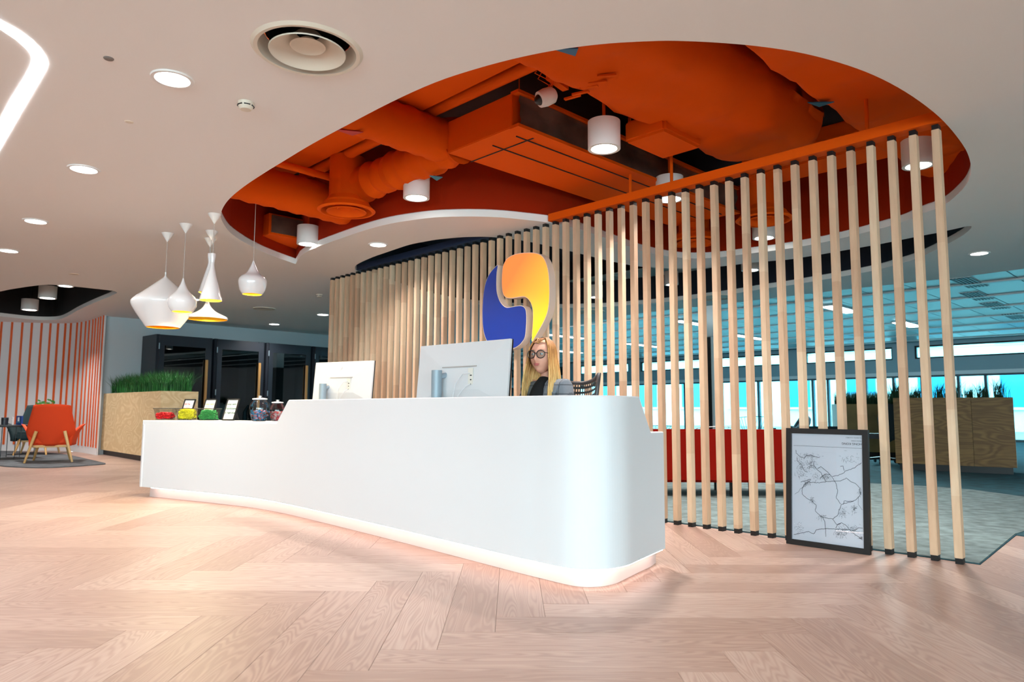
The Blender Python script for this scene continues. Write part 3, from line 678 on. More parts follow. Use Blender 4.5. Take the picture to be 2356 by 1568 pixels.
pendant(484, 548, [(3, 690), (5, 697), (9, 706), (20, 716), (36, 724), (45, 729), (45.5, 734)], 'wide flat white pendant lamp, lowest of the group')
fp = Vector(((573-1178)/F*7.0, 7.0, 0)); pendant(0, 0, [(1.5, 600), (5, 610), (14, 627), (27, 637), (31.5, 645), (31, 655), (28, 667), (22, 677)], 'white teardrop pendant lamp hanging alone right of the others', loc=fp, ztop=3.7, canopy=False)

# ================================================================== CEILING FITTINGS
def diffuser(c, R, label, m, duct=None, name='air_diffuser', z=0, hole=None):
    g = thing(name, label, 'vent', (c.x, c.y, z), 0)
    MB().lathe([(R*.88, .01), (R*.90, -.012), (R*.97, -.014), (R*1.03, 0)], seg=56).build('outer_ring', m, g, smooth=True)
    MB().lathe([(R*.885, .008), (R*.85, .04), (R*.80, .075)], seg=48).build('throat', m, g, smooth=True)
    MB().lathe([(R*.71, -.012), (R*.70, -.018), (R*.50, .022), (R*.30, .060), (R*.22, .085)], seg=48).build('cone', m, g, smooth=True)
    MB().lathe([(R*.33, .018), (R*.31, .014), (R*.14, .055), (R*.10, .060), (.001, .060)], seg=40).build('inner_cone', m, g, smooth=True)
    if hole: MB().lathe([(.001, .20), (R*.84, .20), (R*.80, .075)], seg=32).build('duct_mouth', hole, g)
    return g
diffuser(vent_c, .272, 'big round cream air vent in the white ceiling', M['vent'], z=ZC, hole=M['black'])
def detector(px, py, label, r=.045, h=.045, slot=True, name='smoke_detector', m=None, cat='detector'):
    p = at(px, py, ZC); g = thing(name, label, cat, (p.x, p.y, ZC))
    MB().lathe([(r*1.05, 0), (r*1.05, -h*.35), (r*.9, -h*.8), (r*.7, -h), (.001, -h)], seg=28).build('body', m or M['vent'], g, smooth=True)
    if slot:
        for a in range(6): MB().box((r*.97*math.cos(a*PI/3), r*.97*math.sin(a*PI/3), -h*.5), (.006, r*.8, .006), a*PI/3).build('slot', M['black'], g)
detector(566, 236, 'small white smoke detector left of the orange opening')
detector(250, 134, 'small dark round sensor left of the big downlight', .024, .008, False, 'ceiling_sensor', mat('sensor_grey', (120, 112, 106), .6), 'sensor')
detector(297, 280, 'tiny flush white sensor below the big downlight', .025, .004, False, 'ceiling_sensor', None, 'sensor')
detector(170, 630, 'flat white disc above the black ceiling opening', .06, .006, False, 'ceiling_sensor', None, 'sensor')
detector(735, 677, 'small white smoke detector left of the slats', .05, .045, True)
p = at(608, 709, ZC); g = thing('ceiling_vent', 'small flat oval vent above the glass booths', 'vent', (p.x, p.y, ZC), 0)
MB().lathe([(.2, 0), (.2, -.012), (.14, -.012)], seg=28).build('ring', M['vent'], g, smooth=True); MB().lathe([(.12, -.02), (.001, -.02)], seg=24).build('disc', M['vent'], g)
p = at(1648, 683, ZC); g = thing('ceiling_vent', 'flush round vent in the white ceiling behind the slats', 'vent', (p.x, p.y, ZC), 0)
MB().lathe([(.3, 0), (.3, -.014), (.24, -.014)], seg=28).build('ring', M['vent'], g, smooth=True); MB().lathe([(.2, -.008), (.001, -.008)], seg=24).build('disc', M['vent'], g)
p = at(1355, 716, ZC); g = thing('ceiling_vent', 'flush round vent in the ceiling right of the wall sign', 'vent', (p.x, p.y, ZC), 0)
MB().lathe([(.3, 0), (.3, -.014), (.24, -.014)], seg=28).build('ring', M['vent'], g, smooth=True); MB().lathe([(.2, -.008), (.001, -.008)], seg=24).build('disc', M['vent'], g)
#PART2
# ================================================================== DUCTS IN THE ORANGE OPENING
def stbox(mb, s0, s1, t0, t1, z0, z1, mi=0): return mb.box(ST((s0+s1)/2, (t0+t1)/2, (z0+z1)/2), (s1-s0, t1-t0, z1-z0), AD, mi)
g = thing('air_duct', 'long orange box duct with a foil-wrapped side', 'duct')
stbox(MB(), -4.45, -3.68, 3.56, 6.9, 3.03, 3.30).build('casing', M['orange_s'], g, bevel=.006)
mb = MB(); k0 = 3.62
vs = []; nt_ = 26
for i in range(nt_+1):
    for j in range(7): vs.append(ST(-3.640+.012*math.sin(i*1.7+j*2.1)*math.sin(j/6*PI)+.008*math.sin(i*.6+j), 3.60+i*3.28/nt_, 3.045+.235*j/6))
mb.add(vs, [(i*7+j, (i+1)*7+j, (i+1)*7+j+1, i*7+j+1) for i in range(nt_) for j in range(6)]); mb.build('foil_wrap', M['foil'], g, smooth=True)
stbox(MB(), -3.70, -3.615, 3.56, 6.9, 3.02, 3.045).build('edge_rail', M['orange_s'], g); stbox(MB(), -3.70, -3.615, 3.56, 6.9, 3.285, 3.31).build('edge_rail', M['orange_s'], g)
for s in (-3.78, -4.05): stbox(MB(), s-.004, s+.004, 3.7, 6.8, 3.022, 3.032).build('seam', M['slab'], g)
stbox(MB(), -4.46, -3.67, 3.82, 3.83, 3.024, 3.306).build('joint', M['slab'], g)
for s, t in ((-3.8, 3.75), (-4.3, 4.6), (-3.8, 5.2)): MB().tube([ST(s, t, 3.3), ST(s, t, 3.75)], .006, 6).build('hanger_rod', M['orange_s'], g)
def wrinkled(name, s0, s1, t0, t1, z0, z1, label, r=.07, amp=.019):
    g = thing(name, label, 'duct')
    prof = []; cs, cz = (s0+s1)/2, (z0+z1)/2; hs_, hz = (s1-s0)/2, (z1-z0)/2
    for (a, b, st_) in ((hs_-r, hz-r, 0), (-hs_+r, hz-r, 90), (-hs_+r, -hz+r, 180), (hs_-r, -hz+r, 270)):
        for k in range(5): an = math.radians(st_+k*22.5); prof.append((a+r*math.cos(an), b+r*math.sin(an)))
    # bottom gets extra points
    full = []
    for i, p in enumerate(prof):
        q_ = prof[(i+1) % len(prof)]; d = math.dist(p, q_); n_ = max(1, int(d/.09))
        for k in range(n_): full.append((p[0]+(q_[0]-p[0])*k/n_, p[1]+(q_[1]-p[1])*k/n_))
    K = len(full); nn = int((t1-t0)/.09); vs = []
    for i in range(nn+1):
        for j, (a, b) in enumerate(full):
            w = amp*(math.sin(i*.9+j*.5)+math.sin(i*.35-j*1.3)+.6*math.sin(i*2.3+j*.2)); sc = 1 if 0 < i < nn else .93
            vs.append(ST(cs+a*sc, t0+(t1-t0)*i/nn+.03*math.sin(j*.9)*(1 if i in (0, nn) else 0), cz+b*sc+w*.7))
    fs = [(i*K+j, i*K+(j+1) % K, (i+1)*K+(j+1) % K, (i+1)*K+j) for i in range(nn) for j in range(K)]+[tuple(range(K)), tuple(nn*K+j for j in range(K))]
    MB().add(vs, fs).build('wrapping', M['orange'], g, smooth='all')
    return g
g = wrinkled('air_duct', -3.12, -2.16, 2.45, 5.62, 3.05, 3.5, 'wide orange wrapped duct crossing the middle of the opening', .22)
for k in range(5):     # torn edge of the wrapping
    a = k*.11; MB().box(ST(-3.05+.09*k, 3.52-.02*k, 3.045-.006*(k % 2)), (.12, .025, .012), AD+.2+a).build('torn_flap', M['orange'], g)

wrinkled('air_duct', -1.96, -1.32, 2.6, 7.2, 3.06, 3.5, 'orange duct along the right side of the opening', .10)
def round_duct(label, pts, r, m=None, amp=.006, seg=20):
    g = thing('round_duct', label, 'duct'); P = []
    for a, b in zip(pts[:-1], pts[1:]):
        n_ = max(2, int((b-a).length/.05))
        for k in range(n_): P.append(a+(b-a)*k/n_)
    P.append(pts[-1]); rs = [r+amp*math.sin(i*1.9)+amp*.5*math.sin(i*.7) for i in range(len(P))]
    MB().tube(P, rs, seg).build('wrapping', m or M['orange'], g, smooth=True)
    return g
round_duct('fat round orange duct running into the box duct', [ST(-4.62, 2.2, 3.22), ST(-4.62, 3.70, 3.20)], .18)
round_duct('round orange duct along the left tip of the opening', [ST(-6.58, 2.3, 3.12), ST(-6.58, 4.6, 3.06)], .19)
g = round_duct('crinkled flexible duct between the vent drop and the box duct', [ST(-5.87, 3.62, 3.10), ST(-5.3, 3.66, 3.12), ST(-4.5, 3.72, 3.17)], .165, amp=.014)
vp = at(797, 489, 2.82)
g = diffuser(Vector((vp.x, vp.y)), .27, 'orange round air vent hanging below its drop duct', M['orange_s'], z=2.84)
MB().tube([(0, 0, .12), (0, 0, .52)], [.17]*2, 24).build('drop_duct', M['orange'], g, smooth=True)
MB().lathe([(.275, .0), (.2, .08), (.17, .13)], seg=32).build('collar', M['orange_s'], g, smooth=True)
MB().tube([(0.02, 0, .5), (0.02, 0, .9)], .005, 6).build('hanger_rod', M['orange_s'], g)
for px, py, lb in ((1758, 505, 'orange round air vent seen through the tall slats'), (1597, 556, 'dim orange round air vent low behind the slats')):
    p = at(px, py, 2.84); g = diffuser(Vector((p.x, p.y)), .27, lb, M['orange_s'], z=2.84)
    MB().tube([(0, 0, .12), (0, 0, .85)], [.17]*2, 24).build('drop_duct', M['orange'], g, smooth=True); MB().lathe([(.275, .0), (.2, .08), (.17, .13)], seg=32).build('collar', M['orange_s'], g, smooth=True)
def pipe(label, a, b, r, m=None):
    g = MB().tube([a, b], r, 12).build('pipe', m or M['orange_s'], smooth=True); tag(g, label, 'pipe')
pipe('orange pipe crossing above the fat round duct', ST(-5.2, 3.46, 3.40), ST(-3.2, 3.50, 3.40), .05)
pipe('orange pipe left of the vent drop duct', ST(-6.7, 3.44, 3.34), ST(-5.25, 3.46, 3.38), .055)
pipe('thin orange pipe behind the vent drop duct', ST(-6.17, 2.5, 3.22), ST(-6.2, 3.6, 3.22), .035)
tag(stbox(MB(), -6.9, -3.3, 2.1, 3.37, 3.36, 3.68).build('painted_beam', M['orange_s'], bevel=.01), 'flat orange beam underside at the near left of the opening', 'beam')
tag(stbox(MB(), -6.0, -4.7, 4.3, 4.62, 3.5, 3.7).build('painted_beam', M['orange_s'], bevel=.01), 'short orange beam above the flexible duct', 'beam')
g = thing('air_duct', 'small orange box duct with a foil side at the left tip', 'duct')
stbox(MB(), -8.35, -7.78, 3.58, 4.6, 2.95, 3.2).build('casing', M['orange_s'], g, bevel=.005)
stbox(MB(), -7.78, -7.765, 3.61, 4.6, 2.975, 3.18).build('foil_wrap', M['foil'], g)
tag(stbox(MB(), -3.22, -2.85, 4.33, 4.85, 2.99, 3.16).build('junction_box', M['orange'], bevel=.02), 'small orange box below the wide wrapped duct', 'box')
tag(stbox(MB(), -3.3, -1.3, 6.35, 6.75, 3.2, 3.5).build('painted_beam', M['orange_s'], bevel=.01), 'dark orange beam behind the tall slats', 'beam')
pipe('orange pipe behind the tall slats', ST(-1.2, 4.2, 3.3), ST(-.9, 7.0, 3.3), .06)
for px, py, z, col_, pts, lb in [(800, 302, 3.03, (176, 24, 30), [(-.10, -.06), (.12, 0), (.02, .07)], 'small red and blue painted triangle at the opening edge'), (1003, 408, 2.935, (20, 110, 130), [(-.05, -.06), (.06, -.02), (0, .07)], 'small teal painted triangle beside the second cylinder lamp'), (1885, 237, 3.03, (24, 84, 110), [(-.09, -.02), (.09, -.03), (.02, .05)], 'small teal painted triangle on the duct at right'), (1302, 117, 3.04, (20, 96, 140), [(-.08, -.03), (.07, -.04), (.06, .05)], 'small blue painted triangle at the top edge of the opening')]:
    p = at(px, py, z); m = mat('paint_%d' % px, col_, .5)
    tag(MB().prism(pts, -.003, .003).build('painted_triangle', m, loc=(p.x, p.y, z-.004)), lb, 'decal')
# camera on its cables
p = at(1255, 224, 3.06); g = thing('security_camera', 'small white security camera hanging by orange cables', 'camera', tuple(p), math.radians(200))
R_ = Matrix.Rotation(math.radians(118), 4, 'Y')
MB().lathe([(.001, -.075), (.04, -.075), (.058, -.055), (.062, 0), (.055, .05), (.001, .06)], seg=24, mtx=R_).build('housing', M['lamp'], g, smooth=True)
MB().lathe([(.001, .088), (.022, .08), (.036, .06), (.04, .045)], seg=20, mtx=R_).build('lens', M['black'], g, smooth=True)
for k in range(5):
    a = k*1.3; MB().tube([(-.02+.02*math.cos(a), .02*math.sin(a), .05), (-.05, .06*math.sin(a), .12), (-.02+.1*math.cos(a), .08*math.sin(a), .16), (-.06, .02, .34)], .004, 5).build('cable', M['orange_s'], g)
MB().box((-.09, 0, .12), (.22, .05, .03), .6).build('bracket', M['orange'], g)

# ================================================================== MONITORS
def monitor(tl, tr, Y1, k2, h, label, stand_px, logo=False):
    a = atY(tl[0], tl[1], Y1); b = atY(tr[0], tr[1], Y1*k2); zt = (a.z+b.z)/2; w = (Vector((b.x-a.x, b.y-a.y, 0))).length
    c = (a+b)/2; rz = math.atan2(b.y-a.y, b.x-a.x)
    g = thing('monitor', label, 'monitor', (c.x, c.y, .72), rz, 'white monitors on the reception desk')
    Z = zt-.72; T = Matrix.Translation((0, 0, Z)) @ Matrix.Rotation(math.radians(-5), 4, 'X') @ Matrix.Translation((0, 0, -h/2))
    def pt(x, y, z): return T @ Vector((x, y, z))
    # rear shell: four planes rising to a raised middle
    mb = MB(); o = [pt(x*w/2, 0, z*h/2) for x, z in ((-1, -1), (1, -1), (1, 1), (-1, 1))]; i_ = [pt(x*w*.22, -.018, z*h*.20-.03) for x, z in ((-1, -1), (1, -1), (1, 1), (-1, 1))]; f = [pt(x*w/2, .016, z*h/2) for x, z in ((-1, -1), (1, -1), (1, 1), (-1, 1))]
    mb.add(o+i_+f, [(4, 5, 6, 7), (0, 1, 5, 4), (1, 2, 6, 5), (2, 3, 7, 6), (3, 0, 4, 7), (0, 1, 9, 8), (1, 2, 10, 9), (2, 3, 11, 10), (3, 0, 8, 11), (8, 9, 10, 11)])
    sh = mb.build('rear_shell', M['mon'], g)
    MB().box(pt(0, .022, 0), (w*1.003, .012, h*1.004), mtx=Matrix.Rotation(math.radians(-5), 4, 'X')).build('bezel', M['black'], g)
    MB().box(pt(0, .0295, 0), (w*.98, .003, h*.96), mtx=Matrix.Rotation(math.radians(-5), 4, 'X')).build('screen', M['screen'], g)
    MB().box(pt(0, -.0165, h*.17-.03), (w*.38, .012, .008)).build('vent_slot', mat('slot_grey', (166, 160, 156), .6), sh)
    pp = MB().box(pt(w*.135, -.019, -.035), (.045, .006, .13)).build('port_panel', mat('port_cream', (214, 210, 200), .5), g)
    for k, (sx, sz) in enumerate(((.02, .008), (.016, .007), (.008, .008), (.006, .006))): MB().box(pt(w*.14, -.023, .01-k*.03), (sx, .004, sz)).build('port', M['black'], pp)
    MB().tube([pt(w*.13, -.024, -.005), pt(w*.08, -.05, -.01), pt(w*.02, -.06, -.08), pt(0, -.06, -.2)], .004, 6).build('cable', M['mon'], g, smooth=True)
    MB().tube([pt(w*.14, -.024, -.08), pt(w*.12, -.05, -.10), pt(w*.06, -.06, -.16), pt(w*.02, -.06, -.26)], .004, 6).build('cable', M['mon'], g, smooth=True)
    d = ray(*stand_px); sx = 0
    # stand column in front of the shell
    x0 = (stand_px[0]-tl[0])/(tr[0]-tl[0]); sx = (x0-.5)*w*1.0; ztop = zat(c.x+sx*math.cos(rz), c.y+sx*math.sin(rz)-.09, stand_px[1])-.72
    st_ = MB().tube([(sx, -.095, .012), (sx, -.095, ztop)], .037, 24).build('stand_column', M['mong'], g, smooth=True)
    MB().box((sx-.0, -.135, .22), (.045, .02, .02)).build('cable_clip', M['mong'], st_)
    MB().tube([(sx, -.095, ztop-.05), (sx+.03, -.02, ztop-.03)], .02, 10).build('stand_arm', M['mong'], g)
    MB().box((sx, -.02, .006), (.26, .22, .012)).build('stand_foot', M['mong'], g, bevel=.003)
    if logo:
        Tm = Matrix.Translation(pt(.005, -.0155, h*.30)) @ Matrix.Rotation(PI/2, 4, 'X')
        text_mesh('LG', .062, M['gloss'], 'lettering', g, Tm)
        MB().lathe([(.001, 0), (.026, 0), (.026, .003), (.001, .003)], (0, 0, 0), 28, mtx=Matrix.Translation(pt(-.034, -.0155, h*.30+.022)) @ Matrix.Rotation(PI/2, 4, 'X')).build('emblem', M['gloss'], g)
monitor((968, 797), (1175, 777.5), 5.2, .885, .43, 'large white monitor seen from behind, beside the receptionist', (1034, 851))
monitor((727, 834), (860, 828.5), 7.5, .947, .42, 'smaller white monitor with letters on its back, left on the desk', (761, 882), True)

# ================================================================== THINGS ON THE LOW COUNTER
ZK = ZL
def cpos_(px, y, back):
    fr = min(FP, key=lambda p: abs(colpx(p)-px)); t = fr.dot(N)+.045+back; d = ray(px, y); k = t/(d.x*N.x+d.y*N.y)
    return Vector((d.x*k, d.y*k, ZK))
def basket(px, bpy_, label, bandlabel, col_):
    p = cpos_(px, bpy_, .085+.045); g = thing('wire_basket', label, 'basket', (p.x, p.y, ZK+.002), 0, 'wire baskets on the low counter')
    w0, w1, d0, d1, h = .076, .104, .055, .072, .122
    def ring(z): k = z/h; return [(-(w0+(w1-w0)*k), -(d0+(d1-d0)*k), z), ((w0+(w1-w0)*k), -(d0+(d1-d0)*k), z), ((w0+(w1-w0)*k), (d0+(d1-d0)*k), z), (-(w0+(w1-w0)*k), (d0+(d1-d0)*k), z)]
    mb = MB()
    r = ring(h); mb.tube(r+[r[0]], .0035, 6); mb.build('rim', M['blackm'], g); r = ring(.004); MB().tube(r+[r[0]], .003, 6).build('base_wire', M['blackm'], g)
    mb = MB()
    for z in [.02+.015*k for k in range(8)]: r = ring(z); mb.tube(r+[r[0]], .0010, 4, cap=False)
    a, b = ring(.004), ring(h)
    for i in range(4):
        for k in range(1, 12):
            A = Vector(a[i])+(Vector(a[(i+1) % 4])-Vector(a[i]))*k/12; B = Vector(b[i])+(Vector(b[(i+1) % 4])-Vector(b[i]))*k/12
            mb.tube([A, B], .0010, 4, cap=False)
    mb.build('wire_mesh', M['blackm'], g)
    m = mat('band_'+label.split()[1]+str(px), col_, .6); mb = MB(); rr = random.Random(px); hh = .080 if px < 400 else (.125 if px < 450 else .108)
    for k in range(150):
        x = rr.uniform(-.062, .062); y = rr.uniform(-.045, .045); z = .015+rr.random()*(hh-.02)*(1-.4*abs(x)/.09)
        q1 = [Vector((x+.03*math.cos(a_+k), max(-.056, min(.056, y+.022*math.sin(a_+k))), z+.010*math.sin(a_*2+k))) for a_ in [i_*PI/4 for i_ in range(9)]]
        mb.tube(q1, .0045, 4, cap=False)
    mb.box((0, 0, hh*.32), (.13, .09, hh*.5))
    t = mb.build('wristbands', m, loc=(p.x, p.y, ZK+.006)); tag(t, bandlabel, 'wristbands', kind='stuff')
basket(380, 965, 'dark wire basket of red bands on the low counter', 'pile of red bands inside the leftmost wire basket', (224, 14, 24))
basket(430, 966, 'dark wire basket of yellow bands on the low counter', 'pile of yellow bands inside the middle wire basket', (226, 222, 10))
basket(480, 967, 'dark wire basket of green bands on the low counter', 'pile of green bands inside the third wire basket', (14, 140, 60))
def tablesign(px, py, lines, col_, label, sz=.022):
    p = cpos_(px, py, .24); g = thing('table_sign', label, 'sign', (p.x, p.y, ZK), AD+.34, 'framed signs on the low counter')
    T = Matrix.Translation((0, 0, .001)) @ Matrix.Rotation(math.radians(-17), 4, 'X')
    def bx(mb, c, s): return mb.box(T @ Vector(c), s, mtx=Matrix.Rotation(math.radians(-17), 4, 'X'))
    mb = MB(); bx(mb, (-.083, 0, .12), (.012, .014, .24)); bx(mb, (.083, 0, .12), (.012, .014, .24)); bx(mb, (0, 0, .006), (.178, .014, .012)); bx(mb, (0, 0, .234), (.178, .014, .012)); mb.build('frame', M['black'], g)
    pp = bx(MB(), (0, .002, .12), (.156, .004, .22)).build('sheet', mat('sign_paper', (205, 206, 208), .6), g)
    bx(MB(), (0, .007, .12), (.17, .004, .23)).build('backing', M['black'], g)
    MB().box((0, .095, .085), (.05, .006, .17), mtx=Matrix.Rotation(math.radians(24), 4, 'X')).build('strut', M['black'], g)
    m = mat('print_%d' % px, col_, .6)
    for k, l in enumerate(lines):
        text_mesh(l, sz*1.55, m, 'lettering', pp, T @ Matrix.Translation((-.072, -.0016, .17-k*.048)) @ Matrix.Rotation(PI/2, 4, 'X'))
tablesign(424, 966, ["Hi! I'm", 'keeping', 'distance'], (220, 60, 80), 'framed sign with red writing behind the yellow basket')
tablesign(473, 967, ['okay with', 'elbows', 'only'], (226, 190, 20), 'framed sign with yellow writing behind the green basket')
tablesign(524, 967, ['okay with', 'handshakes', '& high-fives'], (30, 90, 80), 'framed sign with green writing right of the baskets')
def jar(px, py, r, h, label, cols, lab2, back=.10):
    r *= .92; h *= .92; p = cpos_(px, py, back); g = thing('glass_jar', label, 'jar', (p.x, p.y, ZK+.001), 0, 'lidded sweet jars on the low counter')
    MB().lathe([(.001, .004), (r*.62, .004), (r*.72, .012), (r*.95, h*.35), (r, h*.52), (r*.92, h*.70), (r*.66, h*.80), (r*.66, h*.84)], seg=36).build('bowl', M['jar'], g, smooth='all')
    MB().lathe([(r*.70, h*.84), (r*.74, h*.86), (r*.72, h*.89), (.012, h*.92)], seg=32).build('lid', mat('lid_frosted', (226, 230, 232), .25), g, smooth=True)
    MB().lathe([(.012, h*.92), (.010, h*.95), (.02, h*.98), (.001, h)], seg=16).build('knob', mat('lid_frosted', (226, 230, 232), .25), g, smooth=True)
    ms = [mat('sweet_%s_%d' % (label[:4], i), c, .4) for i, c in enumerate(cols)]; mb = MB(); rr = random.Random(px)
    for k in range(170):
        a = rr.random()*2*PI; z = .016+rr.random()*h*.36; R2 = r*(.55+.35*min(1, z/(h*.35))); q = R2*math.sqrt(rr.random())
        mb.box((q*math.cos(a), q*math.sin(a), z), (.018, .012, .010), mtx=Matrix.Rotation(rr.random()*6, 4, Vector((rr.random(), rr.random(), rr.random()+.01))), mi=rr.randrange(len(ms)))
    tag(mb.build('sweets', ms, loc=(p.x, p.y, ZK+.002)), lab2, 'sweets', kind='stuff')
jar(596, 970, .105, .275, 'large clear lidded jar of blue sweets on the low counter', [(40, 150, 190), (70, 180, 210), (226, 120, 110), (210, 190, 225), (30, 120, 180)], 'blue and pink wrapped sweets in the large jar', .12)
jar(637, 971, .085, .235, 'smaller clear lidded jar of pink sweets against the counter step', [(232, 90, 90), (240, 190, 180), (235, 120, 140), (240, 225, 220)], 'pink wrapped sweets in the smaller jar', .30)

# ================================================================== RECEPTIONIST AND CHAIR
PR = Vector((.235, 4.78, 0)); FA = math.atan2(-.62, -.78)       # facing left and a little towards the camera
ph = thing('person', 'woman with long blonde hair, glasses and grey checked blazer behind the desk', 'person', (PR.x, PR.y, 0), FA)
# local: +x forward, +y her left, z up ; seated
B = [(0, 0, .52, .15, .17), (0, 0, .72, .125, .15), (0, 0, .92, .12, .165), (-.005, 0, 1.06, .09, .15), (-.01, 0, 1.12, .055, .07), (.0, 0, 1.155, .048, .05), (.01, 0, 1.19, .055, .06),
     (-.01, .165, 1.065, .055), (-.01, -.165, 1.065, .055), (.06, .24, .84, .042), (.06, -.24, .84, .042), (.27, .16, .765, .032), (.27, -.16, .765, .032), (.33, .15, .76, .022), (.33, -.15, .76, .022),
     (.06, .10, .50, .09), (.06, -.10, .50, .09), (.44, .12, .50, .065), (.44, -.12, .50, .065), (.42, .12, .12, .045), (.42, -.12, .12, .045), (.54, .12, .05, .035), (.54, -.12, .05, .035)]
E_ = [(0, 1), (1, 2), (2, 3), (3, 4), (4, 5), (5, 6), (3, 7), (3, 8), (7, 9), (8, 10), (9, 11), (10, 12), (11, 13), (12, 14), (0, 15), (0, 16), (15, 17), (16, 18), (17, 19), (18, 20), (19, 21), (20, 22)]
sk = [(v[0], v[1], v[2])+tuple(r*(.70 if i < 10 and i not in (4, 5, 6) else .78) for r in v[3:]) for i, v in enumerate(B)]
nv = len(sk)
for sy in (1, -1):      # hands on the keyboard: palm and five fingers
    w = 13 if sy > 0 else 14; b0 = len(sk)
    sk.append((.375, sy*.148, .755, .024, .012)); E_.append((w, b0))
    for k, (oy, ln) in enumerate(((-.028, .050), (-.010, .062), (.010, .066), (.028, .056))):
        q0 = len(sk); y = sy*.148+oy
        sk += [(.405, y, .757, .0085), (.405+ln*.6, y+oy*.15, .758, .008), (.405+ln, y+oy*.2, .744, .007)]; E_ += [(b0, q0), (q0, q0+1), (q0+1, q0+2)]
    q0 = len(sk); sk += [(.375, sy*.118, .752, .0095), (.40, sy*.100, .746, .008)]; E_ += [(b0, q0), (q0, q0+1)]
body = skinmesh('body', sk, E_, M['skin'], ph, 0, 2)
# blazer, top, trousers, shoes
bl = [(0, 0, .50, .165, .185), (0, 0, .70, .145, .165), (0, 0, .90, .135, .18), (-.01, 0, 1.045, .105, .155), (-.02, 0, 1.085, .07, .10), (-.012, .17, 1.07, .078), (-.012, -.17, 1.07, .078), (.05, .245, .84, .056), (.05, -.245, .84, .056), (.25, .165, .768, .042), (.25, -.165, .768, .042)]
skinmesh('blazer', [(v[0], v[1], v[2])+tuple(r*.92 for r in v[3:]) for v in bl], [(0, 1), (1, 2), (2, 3), (3, 4), (3, 5), (3, 6), (5, 7), (6, 8), (7, 9), (8, 10)], M['wool'], ph)
skinmesh('black_top', [(.055, 0, .82, .10, .10), (.06, 0, .98, .085, .10), (.04, 0, 1.07, .062, .075), (.01, 0, 1.115, .050, .052), (.005, 0, 1.145, .044, .046)], [(0, 1), (1, 2), (2, 3), (3, 4)], M['blacktop'], ph)
skinmesh('trousers', [(0, 0, .50, .14, .17), (.06, .10, .50, .095), (.06, -.10, .50, .095), (.44, .12, .50, .07), (.44, -.12, .50, .07), (.42, .12, .12, .055), (.42, -.12, .12, .055)], [(0, 1), (0, 2), (1, 3), (2, 4), (3, 5), (4, 6)], M['blacktop'], ph)
for sy in (1, -1): skinmesh('shoe', [(.40, sy*.12, .05, .04), (.50, sy*.12, .04, .04, .034), (.58, sy*.12, .03, .034, .025)], [(0, 1), (1, 2)], M['black'], ph)
# head
HZ = 1.280
hd = thing('tmp', 'x', 'x'); bpy.data.objects.remove(hd)
HT = Matrix.Translation((.035, 0, HZ)) @ Matrix.Rotation(math.radians(24), 4, 'Z')
def gs(d, s): return math.exp(-(d*d)/(2*s*s))
def headpt(th, ph_):
    # th: 0 top..pi bottom ; ph_: angle from face direction
    x, y, z = math.sin(th)*math.cos(ph_), math.sin(th)*math.sin(ph_), math.cos(th)
    X, Y, Z = x*.098, y*.079, z*.118
    if z < 0:
        k = -z; Y *= 1-.30*k*k; X = X*(1-.10*k) + (.012*k if x > 0 else .028*k*k)
    else:
        X -= .006*z
    f = max(0, x)**1.5
    if x > 0:
        X -= .010*f*gs(Z-.012, .020)*(gs(abs(Y)-.032, .014))           # sockets
        X += .006*f*gs(Z-.036, .012)*gs(Y, .045)                          # brow
        X += .026*gs(Y, .0085)*gs(Z+.028, .013)+.012*gs(Y, .008)*gs(Z+.004, .018)+.006*gs(abs(Y)-.013, .007)*gs(Z+.034, .008)   # nose
        X += .007*gs(Y, .018)*gs(Z+.060, .010)                            # lips
        X += .009*gs(Y, .020)*gs(Z+.098, .014)                            # chin
        X += .004*gs(abs(Y)-.045, .018)*gs(Z+.022, .022)                  # cheeks
        X -= .004*gs(Y, .02)*gs(Z+.080, .008)
    return Vector((X, Y, Z))
nth, nph = 56, 72; vs = []
for i in range(nth+1):
    for j in range(nph): vs.append(HT @ headpt(PI*i/nth, 2*PI*j/nph))
fs = [(i*nph+j, i*nph+(j+1) % nph, (i+1)*nph+(j+1) % nph, (i+1)*nph+j) for i in range(nth) for j in range(nph)]
mb = MB().add(vs, fs)
head = mb.build('head', M['skin'], ph, smooth='all')
for sy in (1, -1):
    MB().lathe([(.001, -.0085), (.008, -.006), (.0115, 0), (.008, .006), (.001, .0085)], tuple(HT @ Vector((.0785, sy*.031, .010))), 16).build('eye', M['eyew'], head, smooth='all')
    MB().lathe([(.001, .0125), (.005, .0115), (.0055, .010)], tuple(HT @ Vector((.0785, sy*.031, .010))), 14, mtx=Matrix.Rotation(PI/2, 4, 'Y')).build('iris', M['iris'], head)
    MB().tube([HT @ Vector((.096-.004*abs(k), sy*(.031)+.006*k, .034+.002*(1-abs(k)/3))) for k in (-3, -1.5, 0, 1.5, 3)], [.0012, .0026, .003, .0026, .0012], 6).build('eyebrow', mat('brow_brown', (120, 84, 52), .8), head)
    MB().lathe([(.001, -.004), (.012, -.003), (.018, 0), (.012, .004), (.001, .004)], tuple(HT @ Vector((-.005, sy*.077, -.005))), 14, mtx=Matrix.Rotation(sy*PI/2, 4, 'X') @ Matrix.Diagonal((1, 1.5, 1, 1))).build('ear', M['skin'], head, smooth='all')
MB().tube([HT @ Vector((.1035-abs(k)*.0025, .006*k, -.057+.0006*abs(k))) for k in (-3.6, -2, -.8, 0, .8, 2, 3.6)], [.001, .0035, .0045, .004, .0045, .0035, .001], 8).build('upper_lip', M['lips'], head, smooth='all')
MB().tube([HT @ Vector((.102-abs(k)*.0026, .006*k, -.065+.0006*abs(k))) for k in (-3, -1.5, 0, 1.5, 3)], [.001, .0045, .0052, .0045, .001], 8).build('lower_lip', M['lips'], head, smooth='all')
gl = MB()
